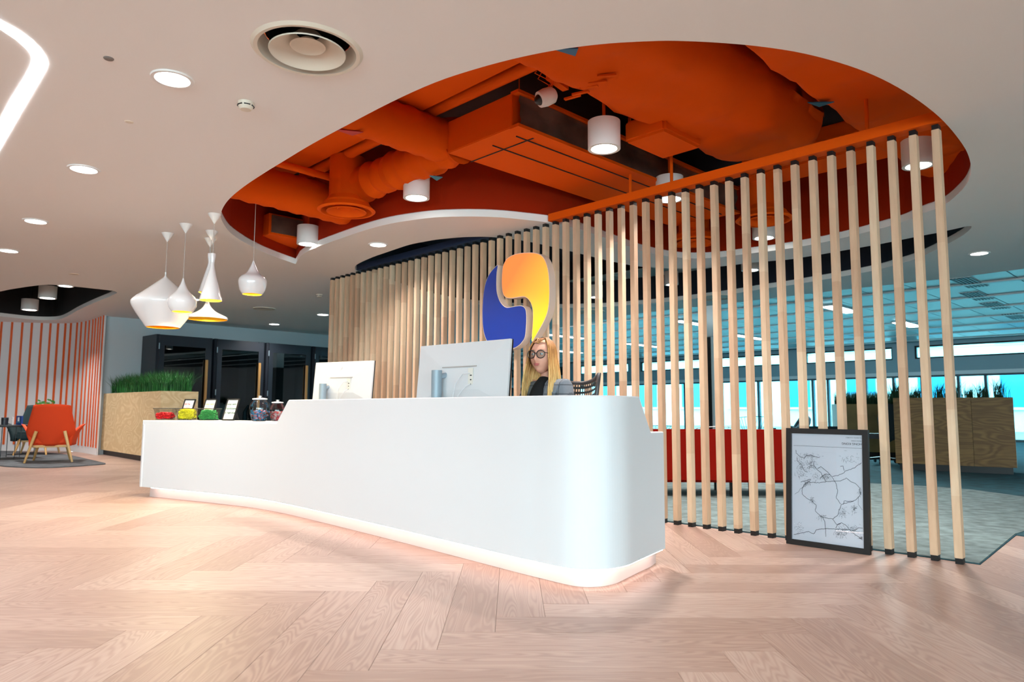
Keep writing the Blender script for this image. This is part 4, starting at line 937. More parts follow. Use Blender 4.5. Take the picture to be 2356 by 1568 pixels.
for sy in (1, -1):
    c = Vector((.110, sy*.0345, .008)); P = []
    for k in range(25):
        a = 2*PI*k/24; P.append(HT @ (c+Vector((-.010*abs(math.cos(a))*(1 if math.cos(a)*sy > 0 else .2), .0285*math.cos(a), .0245*math.sin(a)*(1 if math.sin(a) > 0 else 1.12)))))
    gl.tube(P, .0032, 6, cap=False)
    gl.tube([HT @ Vector((.100, sy*.063, .018)), HT @ Vector((.06, sy*.079, .014)), HT @ Vector((-.01, sy*.083, .010))], .0018, 6)
gl.tube([HT @ Vector((.110, -.007, .012)), HT @ Vector((.1145, 0, .016)), HT @ Vector((.110, .007, .012))], .002, 6)
gg = gl.build('glasses', M['black'], ph, smooth='all')
for sy in (1, -1):
    MB().add([HT @ (Vector((.110, sy*.0345, .008))+Vector((-.004, .027*math.cos(2*PI*k/20), .023*math.sin(2*PI*k/20)))) for k in range(20)], [tuple(range(20))]).build('lens', M['glass'], gg, rec=False)
# hair: a cap and long strands
def hair_mat():
    m = bpy.data.materials.new('blonde_hair'); m.use_nodes = True; nt = m.node_tree; b = nt.nodes['Principled BSDF']; L = nt.links.new
    tc = N_(nt, 'ShaderNodeTexCoord'); sp = N_(nt, 'ShaderNodeSeparateXYZ'); L(tc.outputs['Object'], sp.inputs[0]); ge = N_(nt, 'ShaderNodeNewGeometry')
    f = math_(nt, 'DIVIDE', math_(nt, 'SUBTRACT', HZ+.12, sp.outputs['Z']), .40)
    f = math_(nt, 'ADD', f, math_(nt, 'MULTIPLY', math_(nt, 'SUBTRACT', ge.outputs['Random Per Island'], .5), .5))
    r = N_(nt, 'ShaderNodeValToRGB'); L(f, r.inputs[0]); e = r.color_ramp.elements
    e[0].color = lin((150, 96, 52)); e[1].color = lin((246, 206, 136)); x = e.new(.4); x.color = lin((206, 150, 84))
    L(r.outputs[0], b.inputs['Base Color']); b.inputs['Roughness'].default_value = .6
    return m
HM = hair_mat(); mb = MB(); rr = random.Random(5)
def scalp(th, a, k=1.06):  # a: angle from face
    v = headpt(th, a); return Vector((v.x*k, v.y*k, v.z*k+.002))
# cap (back and crown)
fv = [HT @ scalp(.80*i/8, 2*PI*j/32, 1.05) for i in range(9) for j in range(32)]
mb.add(fv, [(i*32+j, i*32+(j+1) % 32, (i+1)*32+(j+1) % 32, (i+1)*32+j) for i in range(8) for j in range(32)])
cv = []; ci = 14; cj = 30
for i in range(ci+1):
    for j in range(cj+1):
        a = math.radians(62)+(2*PI-2*math.radians(62))*j/cj; th = (PI*.66)*i/ci
        cv.append(HT @ scalp(th, a, 1.07))
mb.add(cv, [(i*(cj+1)+j, i*(cj+1)+j+1, (i+1)*(cj+1)+j+1, (i+1)*(cj+1)+j) for i in range(ci) for j in range(cj)])
for k in range(330):
    sy = 1 if k % 2 else -1; u = rr.random()           # u: 0 front hairline .. 1 back
    st0 = Vector((.080-.16*u, sy*.002, .106-.02*(u-.35)**2-.024*(u < .25)*(1-u*4)))
    a_end = math.radians(54+u*120)*sy; P = []
    for q_ in range(7):
        f = q_/6; th = .18+f*1.45; a = a_end; v = scalp(th, a, 1.08+.07*f+.03*rr.random())
        if q_ == 0: v = st0*1.03
        P.append(v)
    last = P[-1]; ln = .25+.09*rr.random(); fr = (1-u); n_ = 9
    for q_ in range(1, n_+1):
        f = q_/n_; xo = (.052*fr+.01)*f*(1.3-f*.3); yo = sy*(.012*math.sin(f*3)+(.035*f if u > .3 else .016*f))
        wv = .014*math.sin(f*9+k*.7+u*6)*f
        P.append(Vector((last.x+xo*.9+wv-.02*(u > .6)*f, last.y+yo+wv*.6, last.z-ln*f)))
    R2 = [.0045]*3+[.0055]*(len(P)-5)+[.004, .0012]
    mb.tube([HT @ p for p in P], R2, 5)
mb.build('hair', HM, ph, smooth='all')

# office chair of the receptionist
cb = PR+Vector((math.cos(FA), math.sin(FA), 0))*-.02
ch = thing('office_chair', 'black mesh-backed office chair under the receptionist', 'chair', (cb.x, cb.y, 0), FA)
MB().box((.06, 0, .425), (.46, .48, .07)).build('seat', M['black'], ch, bevel=.02)
# curved mesh back with holes
rows, cols_ = 16, 22; mb = MB()
def bk(u, v):   # u -1..1 across, v 0..1 up
    w = .25+.03*v-.02*(1-v); z = .56+.55*v+(.055*abs(u)**2.2*v); return Vector((-.27-.06*v+.10*u*u, u*w-.03, z))
for i in range(rows):
    for j in range(cols_):
        u0, u1 = -1+2*j/cols_, -1+2*(j+1)/cols_; v0, v1 = i/rows, (i+1)/rows; du, dv = (u1-u0)*.24, (v1-v0)*.24
        o = [bk(u0, v0), bk(u1, v0), bk(u1, v1), bk(u0, v1)]; i_ = [bk(u0+du, v0+dv), bk(u1-du, v0+dv), bk(u1-du, v1-dv), bk(u0+du, v1-dv)]
        mb.add(o+i_, [(0, 1, 5, 4), (1, 2, 6, 5), (2, 3, 7, 6), (3, 0, 4, 7)])
mb.build('backrest_mesh', mat('mesh_grey', (50, 56, 60), .5), ch, rec=False)
P = [bk(-1, 0)]+[bk(-1, k/6) for k in range(1, 7)]+[bk(-1+k/8, 1) for k in range(1, 17)]+[bk(1, 1-k/6) for k in range(1, 7)]+[bk(1-k/4, 0) for k in range(1, 9)]
MB().tube(P, .014, 8).build('backrest_frame', mat('frame_graphite', (62, 60, 62), .35), ch, smooth='all')
MB().tube([(-.30, -.03, .55), (-.26, 0, .40), (-.05, 0, .38)], .022, 8).build('back_support', M['black'], ch, smooth=True)
MB().tube([(0, 0, .10), (0, 0, .39)], .03, 12).build('gas_column', M['blackm'], ch)
for k in range(5):
    a = k*2*PI/5; lg = MB().tube([(0, 0, .11), (.29*math.cos(a), .29*math.sin(a), .075)], [.028, .018], 8).build('leg', M['blackm'], ch)
    MB().tube([(.29*math.cos(a)-.012*math.sin(a), .29*math.sin(a)+.012*math.cos(a), .031), (.29*math.cos(a)+.012*math.sin(a), .29*math.sin(a)-.012*math.cos(a), .031)], .03, 14).build('caster', M['black'], lg)

# ================================================================== FRAMED MAP
A3, B3 = [ (lambda d: Vector((d.x, d.y, 0))*(4.90/(d.x*N.x+d.y*N.y)))(ray(a_, b_)) for a_, b_ in ((1811, 1247), (2003, 1270))]; fd = (B3-A3).normalized(); Wd = (B3-A3).length; fa = math.atan2(fd.y, fd.x)
Hh = .80; c = (A3+B3)/2
pm = thing('framed_map', 'black framed upside-down map print leaning on the slats', 'picture', (c.x, c.y, 0), fa)
tilt = Matrix.Rotation(math.radians(-4), 4, 'X')
def tb(mb, c, s): return mb.box(tilt @ Vector(c), s, mtx=tilt)
bw = .036
tb(MB(), (-Wd/2+bw/2, 0, Hh/2), (bw, .03, Hh)).build('frame_side', M['black'], pm); tb(MB(), (Wd/2-bw/2, 0, Hh/2), (bw, .03, Hh)).build('frame_side', M['black'], pm)
tb(MB(), (0, 0, bw/2), (Wd-2*bw, .03, bw)).build('frame_rail', M['black'], pm); tb(MB(), (0, 0, Hh-bw/2), (Wd-2*bw, .03, bw)).build('frame_rail', M['black'], pm)
pr = tb(MB(), (0, .004, Hh/2), (Wd-2*bw, .004, Hh-2*bw)).build('print', M['paper'], pm)
tb(MB(), (0, .011, Hh/2), (Wd-.02, .006, Hh-.02)).build('backing', M['black'], pm)
tb(MB(), (0, -.006, Hh/2), (Wd-2*bw, .002, Hh-2*bw)).build('glazing', glass_mat('picture_glass', (250, 250, 252), .0, .02), pm)
# crop pixels -> sheet: x 85..975, y 110..1450 (right side), left side 105..1360
def mp_(x, y):
    u = (x-(80-20*(y-105)/1250))/((975)-(80-20*(y-105)/1250)); yt = 105+10*u; yb = 1355+108*u
    v = (y-yt)/(yb-yt); return (-Wd/2+bw+u*(Wd-2*bw), .0012, Hh-bw-v*(Hh-2*bw))
def inkline(pts, w, m, jit=0):
    rr = random.Random(len(pts)*7+int(pts[0][0])); Q = []
    for a, b in zip(pts[:-1], pts[1:]):
        n_ = max(1, int(math.dist(a, b)/14)) if jit else 1
        for k in range(n_): Q.append((a[0]+(b[0]-a[0])*k/n_+rr.uniform(-jit, jit), a[1]+(b[1]-a[1])*k/n_+rr.uniform(-jit, jit)))
    Q.append(pts[-1]); V = [Vector(mp_(*q)) for q in Q]; vs = []
    for i, p in enumerate(V):
        d = V[min(i+1, len(V)-1)]-V[max(i-1, 0)]; n = Vector((-d.z, 0, d.x)).normalized()*w/2; vs += [tilt @ (p+n), tilt @ (p-n)]
    return vs, [(2*i, 2*i+1, 2*i+3, 2*i+2) for i in range(len(V)-1)]
mb = MB(); v_, f_ = inkline([(98, 250), (960, 275)], .0016, 0); mb.add(v_, f_); mb.build('ruled_line', M['ink'], pr, rec=False)
roads = [[(130, 305), (135, 345), (180, 385), (240, 400), (275, 370), (330, 360), (380, 385), (440, 390)], [(140, 400), (150, 440), (200, 480), (235, 550), (280, 570)], [(370, 430), (360, 480), (400, 530), (450, 570), (470, 610), (520, 680)], [(410, 530), (455, 500), (510, 545), (560, 585), (590, 620), (640, 700), (660, 800), (640, 870), (695, 945)], [(595, 620), (660, 605), (730, 575), (765, 550), (860, 515), (955, 450)], [(190, 690), (320, 650), (300, 680), (230, 720), (200, 780), (205, 830), (265, 885), (330, 905), (385, 965), (370, 1030), (450, 1095)], [(300, 690), (440, 695), (520, 680), (600, 675), (700, 670), (770, 635), (820, 675), (880, 700), (925, 750), (935, 830), (880, 890), (830, 915), (770, 930), (700, 950), (680, 1000), (655, 1080), (590, 1120), (470, 1105), (450, 1095)], [(100, 835), (150, 810), (180, 770), (240, 730)], [(470, 1105), (490, 1160), (500, 1240), (500, 1330)], [(590, 1120), (640, 1190), (700, 1165), (760, 1195), (810, 1260), (880, 1310), (950, 1365)], [(80, 1310), (170, 1290), (280, 1270), (345, 1300), (380, 1250), (500, 1235), (620, 1240), (780, 1240), (860, 1255), (900, 1225), (955, 1225)], [(730, 945), (735, 905), (800, 912), (850, 905)], [(630, 1230), (645, 1195), (690, 1170)], [(905, 850), (910, 950), (955, 1010)], [(440, 650), (470, 610), (520, 590), (570, 600)], [(700, 495), (730, 490), (745, 545)]]
mb = MB()
for k, r_ in enumerate(roads): v_, f_ = inkline(r_, .0030 if k not in (7, 13) else .0018, 0, 3.5); mb.add(v_, f_)
mb.build('map_roads', mat('ink_soft', (70, 72, 78), .7), pr, rec=False)['kind'] = 'stuff'
mb = MB(); rr = random.Random(11)
for cx, cy, rx, ry, n_ in [(300, 370, 150, 40, 60), (320, 480, 60, 80, 90), (190, 480, 60, 80, 60), (520, 620, 60, 40, 50), (260, 700, 60, 40, 60), (330, 900, 40, 30, 30), (720, 1040, 50, 70, 60), (850, 990, 30, 50, 50), (690, 1270, 90, 70, 120), (840, 1240, 90, 60, 50), (800, 400, 120, 80, 40), (450, 1090, 60, 30, 30), (150, 1240, 70, 60, 30), (930, 790, 20, 60, 30), (930, 1340, 30, 50, 30), (200, 600, 90, 60, 26), (400, 620, 80, 60, 26)]:
    for k in range(n_):
        x = rr.gauss(cx, rx*.45); y = rr.gauss(cy, ry*.45); a = rr.choice((0, PI/2, .6, 2.1)) + rr.uniform(-.2, .2); l_ = rr.uniform(8, 30)
        x = min(max(x, 100), 940); y = min(max(y, 290), 1340)
        v_, f_ = inkline([(x, y), (min(max(x+l_*math.cos(a), 95), 950), min(max(y+l_*math.sin(a), 285), 1350))], .0012, 0); mb.add(v_, f_)
mb.build('map_streets', M['inkg'], pr, rec=False)['kind'] = 'stuff'
FL = tilt @ Matrix.Translation(mp_(962, 212)) @ Matrix.Rotation(PI/2, 4, 'X') @ Matrix.Rotation(PI, 4, 'Z')
text_mesh('HONG KONG', .0205, M['ink'], 'lettering', pr, FL, .0003)
text_mesh('HONG KONG', .0105, M['inkg'], 'lettering', pr, tilt @ Matrix.Translation(mp_(960, 180)) @ Matrix.Rotation(PI/2, 4, 'X') @ Matrix.Rotation(PI, 4, 'Z'), .0003)
text_mesh('22.3964 N / 114.1095 E', .0105, M['inkg'], 'lettering', pr, tilt @ Matrix.Translation(mp_(958, 142)) @ Matrix.Rotation(PI/2, 4, 'X') @ Matrix.Rotation(PI, 4, 'Z'), .0003)

# ================================================================== LEFT SIDE: PLANTER, BOOTHS, LOUNGE
def blade_grass(name, pts, h, m, mb=None, w=.006, lean=.45, rr=None):
    for p in pts:
        a = rr.random()*2*PI; H = h*(.6+.5*rr.random()); ln = lean*(.3+rr.random()); dx, dy = math.cos(a), math.sin(a); nx, ny = -dy*w, dx*w
        b = Vector(p); q1 = b+Vector((dx*H*.15*ln, dy*H*.15*ln, H*.5)); q2 = b+Vector((dx*H*ln*.9, dy*H*ln*.9, H*(1-.25*ln)))
        mb.add([b+Vector((nx, ny, 0)), b-Vector((nx, ny, 0)), q1+Vector((nx, ny, 0))*.9, q1-Vector((nx, ny, 0))*.9, q2], [(0, 1, 3, 2), (2, 3, 4)])
    return mb
def planter(s0, s1, t0, t1, z0, z1, label, m, sill=.08, cut=0):
    g = thing('planter_box', label, 'planter')
    stbox(MB(), s0+.05, s1-.05, t0+.05, t1-.05, .0, z0).build('kickboard', M['black'], g)
    th = .03
    stbox(MB(), s0, s1, t0, t0+th, z0, z1).build('panel', m, g); stbox(MB(), s0, s1, t1-th, t1, z0, z1).build('panel', m, g)
    stbox(MB(), s0, s0+th, t0+th, t1-th, z0, z1).build('panel', m, g); stbox(MB(), s1-th, s1, t0+th, t1-th, z0, z1).build('panel', m, g)
    stbox(MB(), s0+th, s1-th, t0+th, t1-th, z1-.1, z1-.04).build('soil', M['slab'], g)
    return g
P0 = Vector((-5.81, 11.74, 0)); ps1, pt0 = P0.dot(D), P0.dot(N); ps0 = Vector((-8.21, 14.17, 0)).dot(D)
planter(ps0, ps1, pt0, pt0+.6, .10, 1.205, 'long pale plywood planter box by the batten wall', M['ply'])
rr = random.Random(3); pts = [ST(rr.uniform(ps0+.3, ps1-.08), rr.uniform(pt0+.06, pt0+.54), 1.16) for _ in range(4200)]
tag(blade_grass('g', pts, .44, M['leaf'], MB(), .005, .55, rr).build('planter_grass', M['leaf'], rec=False), 'dense tall green grass growing in the pale plywood planter', 'grass', kind='stuff')
def pebbles(name, s0, s1, t0, t1, z, n, label, rr):
    mb = MB()
    for k in range(n):
        r = rr.uniform(.02, .04); p = ST(rr.uniform(s0, s1), rr.uniform(t0, t1), z); mb.lathe([(.001, -r*.6), (r*.8, -r*.3), (r, 0), (r*.7, r*.5), (.001, r*.6)], tuple(p), 6)
    tag(mb.build('pebbles', M['pebble'], smooth='all'), label, 'pebbles', kind='stuff')
pebbles('p', ps0+.1, ps1-.06, pt0+.05, pt0+.5, 1.19, 420, 'white pebbles around the grass in the pale planter', rr)
# glass booths
HB = 2.40; b0 = at(358, 767.5, HB); b1 = at(718, 796, HB); bd = Vector((b1.x-b0.x, b1.y-b0.y, 0)); L3 = bd.length/3; bd.normalize(); bn = Vector((bd.y, -bd.x, 0))   # bn towards the lobby
BA = math.atan2(bd.y, bd.x); DP = .72
def booth(i, label):
    o = Vector((b0.x, b0.y, 0))+bd*(L3*(i+.5))-bn*(.03*i*0)
    g = thing('glass_booth', label, 'booth', (o.x, o.y, 0), BA, 'dark glass booths'); w = L3-.05
    # local x along the row, local -y towards the lobby
    MB().box((-w/2+.03, DP/2, HB/2), (.06, DP, HB)).build('side_wall', M['dark'], g); MB().box((w/2-.03, DP/2, HB/2), (.06, DP, HB)).build('side_wall', M['dark'], g)
    MB().box((0, DP-.03, HB/2), (w-.12, .06, HB)).build('rear_wall', M['dark'], g); MB().box((0, DP/2, HB-.04), (w-.12, DP-.06, .08)).build('roof', M['dark'], g)
    dr = MB(); dr.box((-w/2+.10, -.02, HB/2), (.10, .04, HB-.02)); dr.box((w/2-.10, -.02, HB/2), (.10, .04, HB-.02)); dr.box((0, -.02, HB-.12), (w-.3, .04, .20)); dr.box((0, -.02, .12), (w-.3, .04, .20))
    d = dr.build('door', M['dark'], g)
    MB().box((0, -.02, HB/2), (w-.30, .012, HB-.44)).build('pane', M['bglass'], d)
    MB().box((w/2-.14, -.075, 1.22), (.055, .035, 1.42)).build('handle', M['handle'], d, bevel=.006)
    MB().box((0, DP*.55, .95), (w-.16, .4, .04)).build('shelf', M['dark'], g)
    for k in range(3): MB().tube([(-w/2+.04, -.045, .3+k*.9), (-w/2+.04, -.045, .42+k*.9)], .012, 8).build('hinge', M['mong'], g)
for i, lb in enumerate(['dark glass booth nearest the grass planter', 'second dark glass booth from the grass planter', 'third dark glass booth, behind the sweet jars', 'dark glass booth partly hidden by the slats']): booth(i, lb)
# rug
rp = [at(a, b, 0) for a, b in [(-60, 1060), (1, 1072), (40, 1075), (80, 1076.5), (120, 1076), (160, 1074), (205, 1071), (243, 1067.5), (225, 1062), (195, 1055), (160, 1047.5), (120, 1043), (70, 1040), (20, 1038), (-60, 1038), (-140, 1048)]]
tag(sheet('lounge_rug', smoothline(rp, 4), .001, .012, M['rug']), 'dark grey leaf-shaped rug under the lounge chairs', 'rug')
def armchair(x, y, rz, label, fab, sc=1.0):
    g = thing('lounge_armchair', label, 'chair', (x, y, .012), rz, 'high-backed lounge armchairs'); g.scale = (sc, sc, sc)
    nu, nv = 12, 14; V = []
    def bp(u, v):
        z = .27+.70*v; w = .25+.11*math.sin(min(v/.45, 1)*PI/2)-.10*max(0, (v-.35)/.65)
        return Vector((-.22-.16*v+.13*u*u*(1-.5*v), u*w, z-.02*u*u))
    front = [bp(-1+2*i/nu, j/nv) for j in range(nv+1) for i in range(nu+1)]; back = [p+Vector((-.07, 0, 0)) for p in front]; K = (nu+1)*(nv+1)
    fs = []
    for j in range(nv):
        for i in range(nu):
            a = j*(nu+1)+i; q_ = (a, a+1, a+nu+2, a+nu+1); fs += [q_, tuple(k+K for k in q_[::-1])]
    rim = [i for i in range(nu+1)]+[(nu+1)*j+nu for j in range(1, nv+1)]+[(nu+1)*nv+i for i in range(nu-1, -1, -1)]+[(nu+1)*j for j in range(nv-1, 0, -1)]
    fs += [(rim[k], rim[(k+1) % len(rim)], rim[(k+1) % len(rim)]+K, rim[k]+K) for k in range(len(rim))]
    MB().add(front+back, fs).build('backrest', fab, g, smooth='all')
    for sy in (1, -1):
        V = []; n1, n2 = 8, 6
        for i in range(n1+1):
            u = i/n1
            for j in range(n2+1):
                v = j/n2; zt = .50+.17*u-.04*u*u; z = .27+(zt-.27)*v
                V.append(Vector((-.26+.52*u+.03*v, sy*(.30+.05*u+(.13*v*v*(.35+u*.65))), z)))
        K2 = len(V); V2 = V+[p-Vector((0, sy*.055, .01)) for p in V]; fs = []
        for i in range(n1):
            for j in range(n2): a = i*(n2+1)+j; q_ = (a, a+1, a+n2+2, a+n2+1); fs += [q_, tuple(k+K2 for k in q_[::-1])]
        rim = [j for j in range(n2+1)]+[(n2+1)*i+n2 for i in range(1, n1+1)]+[(n2+1)*n1+j for j in range(n2-1, -1, -1)]+[(n2+1)*i for i in range(n1-1, 0, -1)]
        fs += [(rim[k], rim[(k+1) % len(rim)], rim[(k+1) % len(rim)]+K2, rim[k]+K2) for k in range(len(rim))]
        MB().add(V2, fs).build('arm', fab, g, smooth='all')
    MB().box((.0, 0, .36), (.56, .58, .16)).build('seat', fab, g, bevel=.04)
    MB().box((-.03, 0, .265), (.5, .5, .04)).build('seat_rail', M['oak'], g, bevel=.006)
    for sx, sy in ((-1, 1), (-1, -1), (1, 1), (1, -1)):
        top = (-.36, sy*.20, .52) if sx < 0 else (.22, sy*.20, .30); bot = (-.36-.02, sy*.335, .0) if sx < 0 else (.32, sy*.27, 0)
        MB().tube([top, bot], [.026, .016], 10).build('leg', M['oak'], g, smooth=True)
f_ = Vector((-.48, .87, 0)).normalized(); mid = (Vector((-7.976, 11.709, 0))+Vector((-7.399, 12.03, 0)))/2
cpos = mid+f_*.38; armchair(cpos.x, cpos.y, math.atan2(f_.y, f_.x), 'bright orange lounge armchair seen from behind on the rug', M['orf'])
p = at(92, 1046, 0); p = Vector((-9.35, 14.0, 0)); armchair(p.x, p.y, math.radians(-70), 'dark green lounge armchair behind the orange one', M['green_f'])
# coffee table and things on it
tp = Vector((-8.95, 12.75, 0)); tbz = .60
tb_ = thing('coffee_table', 'low black table with thin wire legs beside the orange armchair', 'table', (tp.x, tp.y, .012))
MB().lathe([(.001, tbz-.03), (.48, tbz-.03), (.50, tbz-.02), (.50, tbz), (.001, tbz)], seg=40).build('tabletop', M['black'], tb_, smooth=True)
for k in range(4):
    a = k*PI/2+.5; c_ = Vector((.36*math.cos(a), .36*math.sin(a), 0)); s_ = Vector((-math.sin(a), math.cos(a), 0))*.10
    MB().tube([c_-s_+Vector((0, 0, tbz-.03)), c_-s_+Vector((0, 0, .008)), c_+s_+Vector((0, 0, .008)), c_+s_+Vector((0, 0, tbz-.03))], .006, 6).build('leg', M['blackm'], tb_)
tz = tbz+.013
def onp(px): d = ray(px, 965); y = 12.65; return d.x/d.y*y
bx_ = thing('brochure_holder', 'blue printed leaflet holder on the black coffee table', 'leaflet holder', (onp(45), 12.65, tz), -.5)
blue = mat('leaflet_blue', (16, 60, 130), .5)
MB().box((0, 0, .08), (.17, .03, .16)).build('leaflet', blue, bx_); MB().box((0, -.018, .10), (.05, .004, .07)).build('shield_mark', M['paper'], bx_)
for z_ in (.055, .04): MB().box((0, -.0175, z_), (.11, .003, .006)).build('print_line', mat('print_cyan', (90, 180, 200), .5), bx_)
g = thing('black_cup', 'dark round pot at the left on the coffee table', 'cup', (onp(14), 12.62, tz)); MB().lathe([(.001, 0), (.05, 0), (.055, .13), (.048, .13), (.045, .01), (.001, .01)], seg=24).build('pot', M['dark'], g, smooth=True); MB().lathe([(.0525, .085), (.056, .085), (.0562, .095), (.053, .095)], seg=24).build('band', M['black'], g)
g = thing('magazine', 'thin standing booklet between pot and leaflet holder', 'booklet', (onp(26), 12.7, tz), .3); MB().box((0, 0, .07), (.006, .09, .14)).build('cover', M['paper'], g); MB().box((-.006, 0, .065), (.005, .085, .13)).build('back_cover', M['dark'], g)
pl = thing('potted_plant', 'small leafy green plant behind the orange armchair', 'plant', (onp(76), 12.95, tz)); MB().lathe([(.001, 0), (.045, 0), (.06, .11), (.05, .11), (.001, .09)], seg=20).build('pot', M['mong'], pl, smooth=True)
rr = random.Random(8)
for k in range(16):
    a = rr.random()*6.28; ln = rr.uniform(.16, .34); b = Vector((0, 0, .1)); tip = Vector((.14*math.cos(a)*ln/.3, .14*math.sin(a)*ln/.3, .1+ln)); mb = MB(); mb.tube([b, (b+tip)/2+Vector((0, 0, .03)), tip], .003, 4)
    for q_ in range(5):
        f = .3+.7*q_/4; p = b+(tip-b)*f; for_ = Vector((math.cos(a+1.5), math.sin(a+1.5), .3))*.045
        for sg in (1, -1): mb.add([p, p+for_*sg+Vector((0, 0, .02)), p+for_*sg*1.6+Vector((0, 0, .0)), p+for_*sg*.8-Vector((0, 0, .015))], [(0, 1, 2, 3)])
    mb.build('stem', mat('plant_green', (58, 120, 40), .5), pl, rec=False)

# ================================================================== OFFICE BEHIND THE SCREEN
# red sofa
sf = thing('red_sofa', 'long low red fabric sofa seen from behind through the slats', 'sofa', (2.45, 7.6, .011))
MB().box((0, .08, .43), (1.95, .16, .56)).build('backrest', M['red'], sf, bevel=.025)
MB().box((-.93, .42, .36), (.10, .52, .40)).build('arm', M['red'], sf, bevel=.02); MB().box((.93, .42, .36), (.10, .52, .40)).build('arm', M['red'], sf, bevel=.02)
for x in (-.44, .44): MB().box((x, .42, .36), (.86, .50, .14)).build('seat_cushion', M['red'], sf, bevel=.03)
MB().box((0, .42, .22), (1.9, .62, .12)).build('base', M['red'], sf, bevel=.01)
for x in (-.9, -.1, .1, .9):
    for y in (.08, .66): MB().tube([(x, y, 0), (x, y, .17)], .014, 8).build('leg', M['blackm'], sf)
# planters
pR = [at(2062, 1080, 0), at(2342, 1093, 0)]; a0 = pR[0]; a1 = pR[1]; pd = (a1-a0).normalized(); pn = Vector((-pd.y, pd.x, 0)); PAn = math.atan2(pd.y, pd.x); LN = (a1-a0).length
def planter_at(o, ang, ln, dp, h, z0, label, m, mside):
    g = thing('planter_box', label, 'planter', (o.x, o.y, .006), ang)
    MB().box((ln/2, dp/2, z0/2), (ln-.1, dp-.1, z0)).build('kickboard', M['black'], g)
    n_ = 3
    for k in range(n_): MB().box((ln*(k+.5)/n_, .015, (z0+h)/2), (ln/n_-.004, .03, h-z0)).build('panel', m, g)
    MB().box((ln/2, dp-.015, (z0+h)/2), (ln, .03, h-z0)).build('panel', m, g)
    for x in (.015, ln-.015): MB().box((x, dp/2, (z0+h)/2), (.03, dp-.06, h-z0)).build('end_panel', mside, g)
    MB().box((ln/2, dp/2, h-.07), (ln-.06, dp-.06, .05)).build('soil', M['slab'], g)
    return g
pale_end = mat('pale_laminate', (190, 196, 192), .5)
planter_at(a0, PAn, LN, .55, 1.13, .10, 'brown plywood planter box with upright grass tufts, right edge', M['plyd'], pale_end)
rr = random.Random(21)
for i, px in enumerate([1968, 2028, 2072, 2110, 2162, 2195, 2232, 2262, 2298]):
    lo, hi = 0, LN
    o = a0+pn*.27; best = min([k/100*LN for k in range(101)], key=lambda k: abs(proj(*(o+pd*k)[:2], 1.13)[0]-px))
    if i == 0: continue
    c = o+pd*best
    q_ = [Vector((c.x+rr.gauss(0, .045), c.y+rr.gauss(0, .045), 1.08)) for _ in range(90)]
    tag(blade_grass('t', q_, .30+.05*(i % 3), M['leafd'], MB(), .004, .5, rr).build('grass_tuft', M['leafd'], rec=False), ['', 'dark grass tuft at the left end of the brown planter', 'dark grass tuft left of the second slat from the screen end', 'dark grass tuft left of the screen\'s end slats in the brown planter', 'dark grass tuft between the last two slats', 'dark grass tuft touching the edge of the last slat', 'first clear dark grass tuft right of the last slat', 'second clear dark grass tuft right of the last slat', 'dark grass tuft at the right end of the brown planter'][i], 'grass', 'grass tufts in the brown planter', 'thing')
mb = MB()
for k in range(230):
    r = rr.uniform(.02, .035); p = a0+pd*rr.uniform(.06, LN-.06)+pn*rr.uniform(.05, .5); mb.lathe([(.001, -r*.6), (r*.8, -r*.3), (r, 0), (r*.7, r*.5), (.001, r*.6)], (p.x, p.y, 1.11), 6)
tag(mb.build('pebbles', M['pebble'], smooth='all'), 'white pebbles in the brown plywood planter', 'pebbles', kind='stuff')
o2 = atY(1926, 927, 14.5); o2 = Vector((o2.x, o2.y, 0)); planter_at(o2, -.25, 1.15, .6, 1.06, .10, 'smaller brown planter box with a green hedge behind the coat', mat('mid_ply', (150, 124, 72), .6, vary=.2, vscale=2), pale_end)
q_ = []
for k in range(2600): 
    x, y = rr.uniform(.04, 1.5), rr.uniform(.05, .55); q_.append(Vector((o2.x+x*math.cos(-.25)-y*math.sin(-.25), o2.y+x*math.sin(-.25)+y*math.cos(-.25), 1.0)))
tag(blade_grass('t', [v for v in q_ if True], .36, M['leafd'], MB(), .006, .4, rr).build('planter_grass', M['leafd'], rec=False), 'dense dark green grass in the smaller planter', 'grass', kind='stuff')
tag(MB().box((o2.x+1.62, o2.y-.30, .53), (.8, .5, 1.05), -.25).build('white_cabinet', pale_end, bevel=.01), 'pale cabinet end beside the smaller planter', 'cabinet')
# task chair with a coat
cpz = at(2032, 1066, 0); tc_ = thing('office_chair', 'black swivel chair beside the brown planter', 'chair', (cpz.x, cpz.y, .006), math.radians(150), None)
MB().box((0, 0, .48), (.46, .46, .09)).build('seat', M['black'], tc_, bevel=.03); MB().box((-.24, 0, .80), (.07, .42, .56)).build('backrest', M['black'], tc_, bevel=.03)
MB().tube([(0, 0, .09), (0, 0, .44)], .03, 12).build('gas_column', M['blackm'], tc_)
for k in range(5):
    a = k*2*PI/5+.2; lg = MB().tube([(0, 0, .10), (.28*math.cos(a), .28*math.sin(a), .07)], [.028, .018], 8).build('leg', M['black'], tc_)
    MB().tube([(.28*math.cos(a)-.012*math.sin(a), .28*math.sin(a)+.012*math.cos(a), .03), (.28*math.cos(a)+.012*math.sin(a), .28*math.sin(a)-.012*math.cos(a), .03)], .029, 14).build('caster', M['black'], lg)
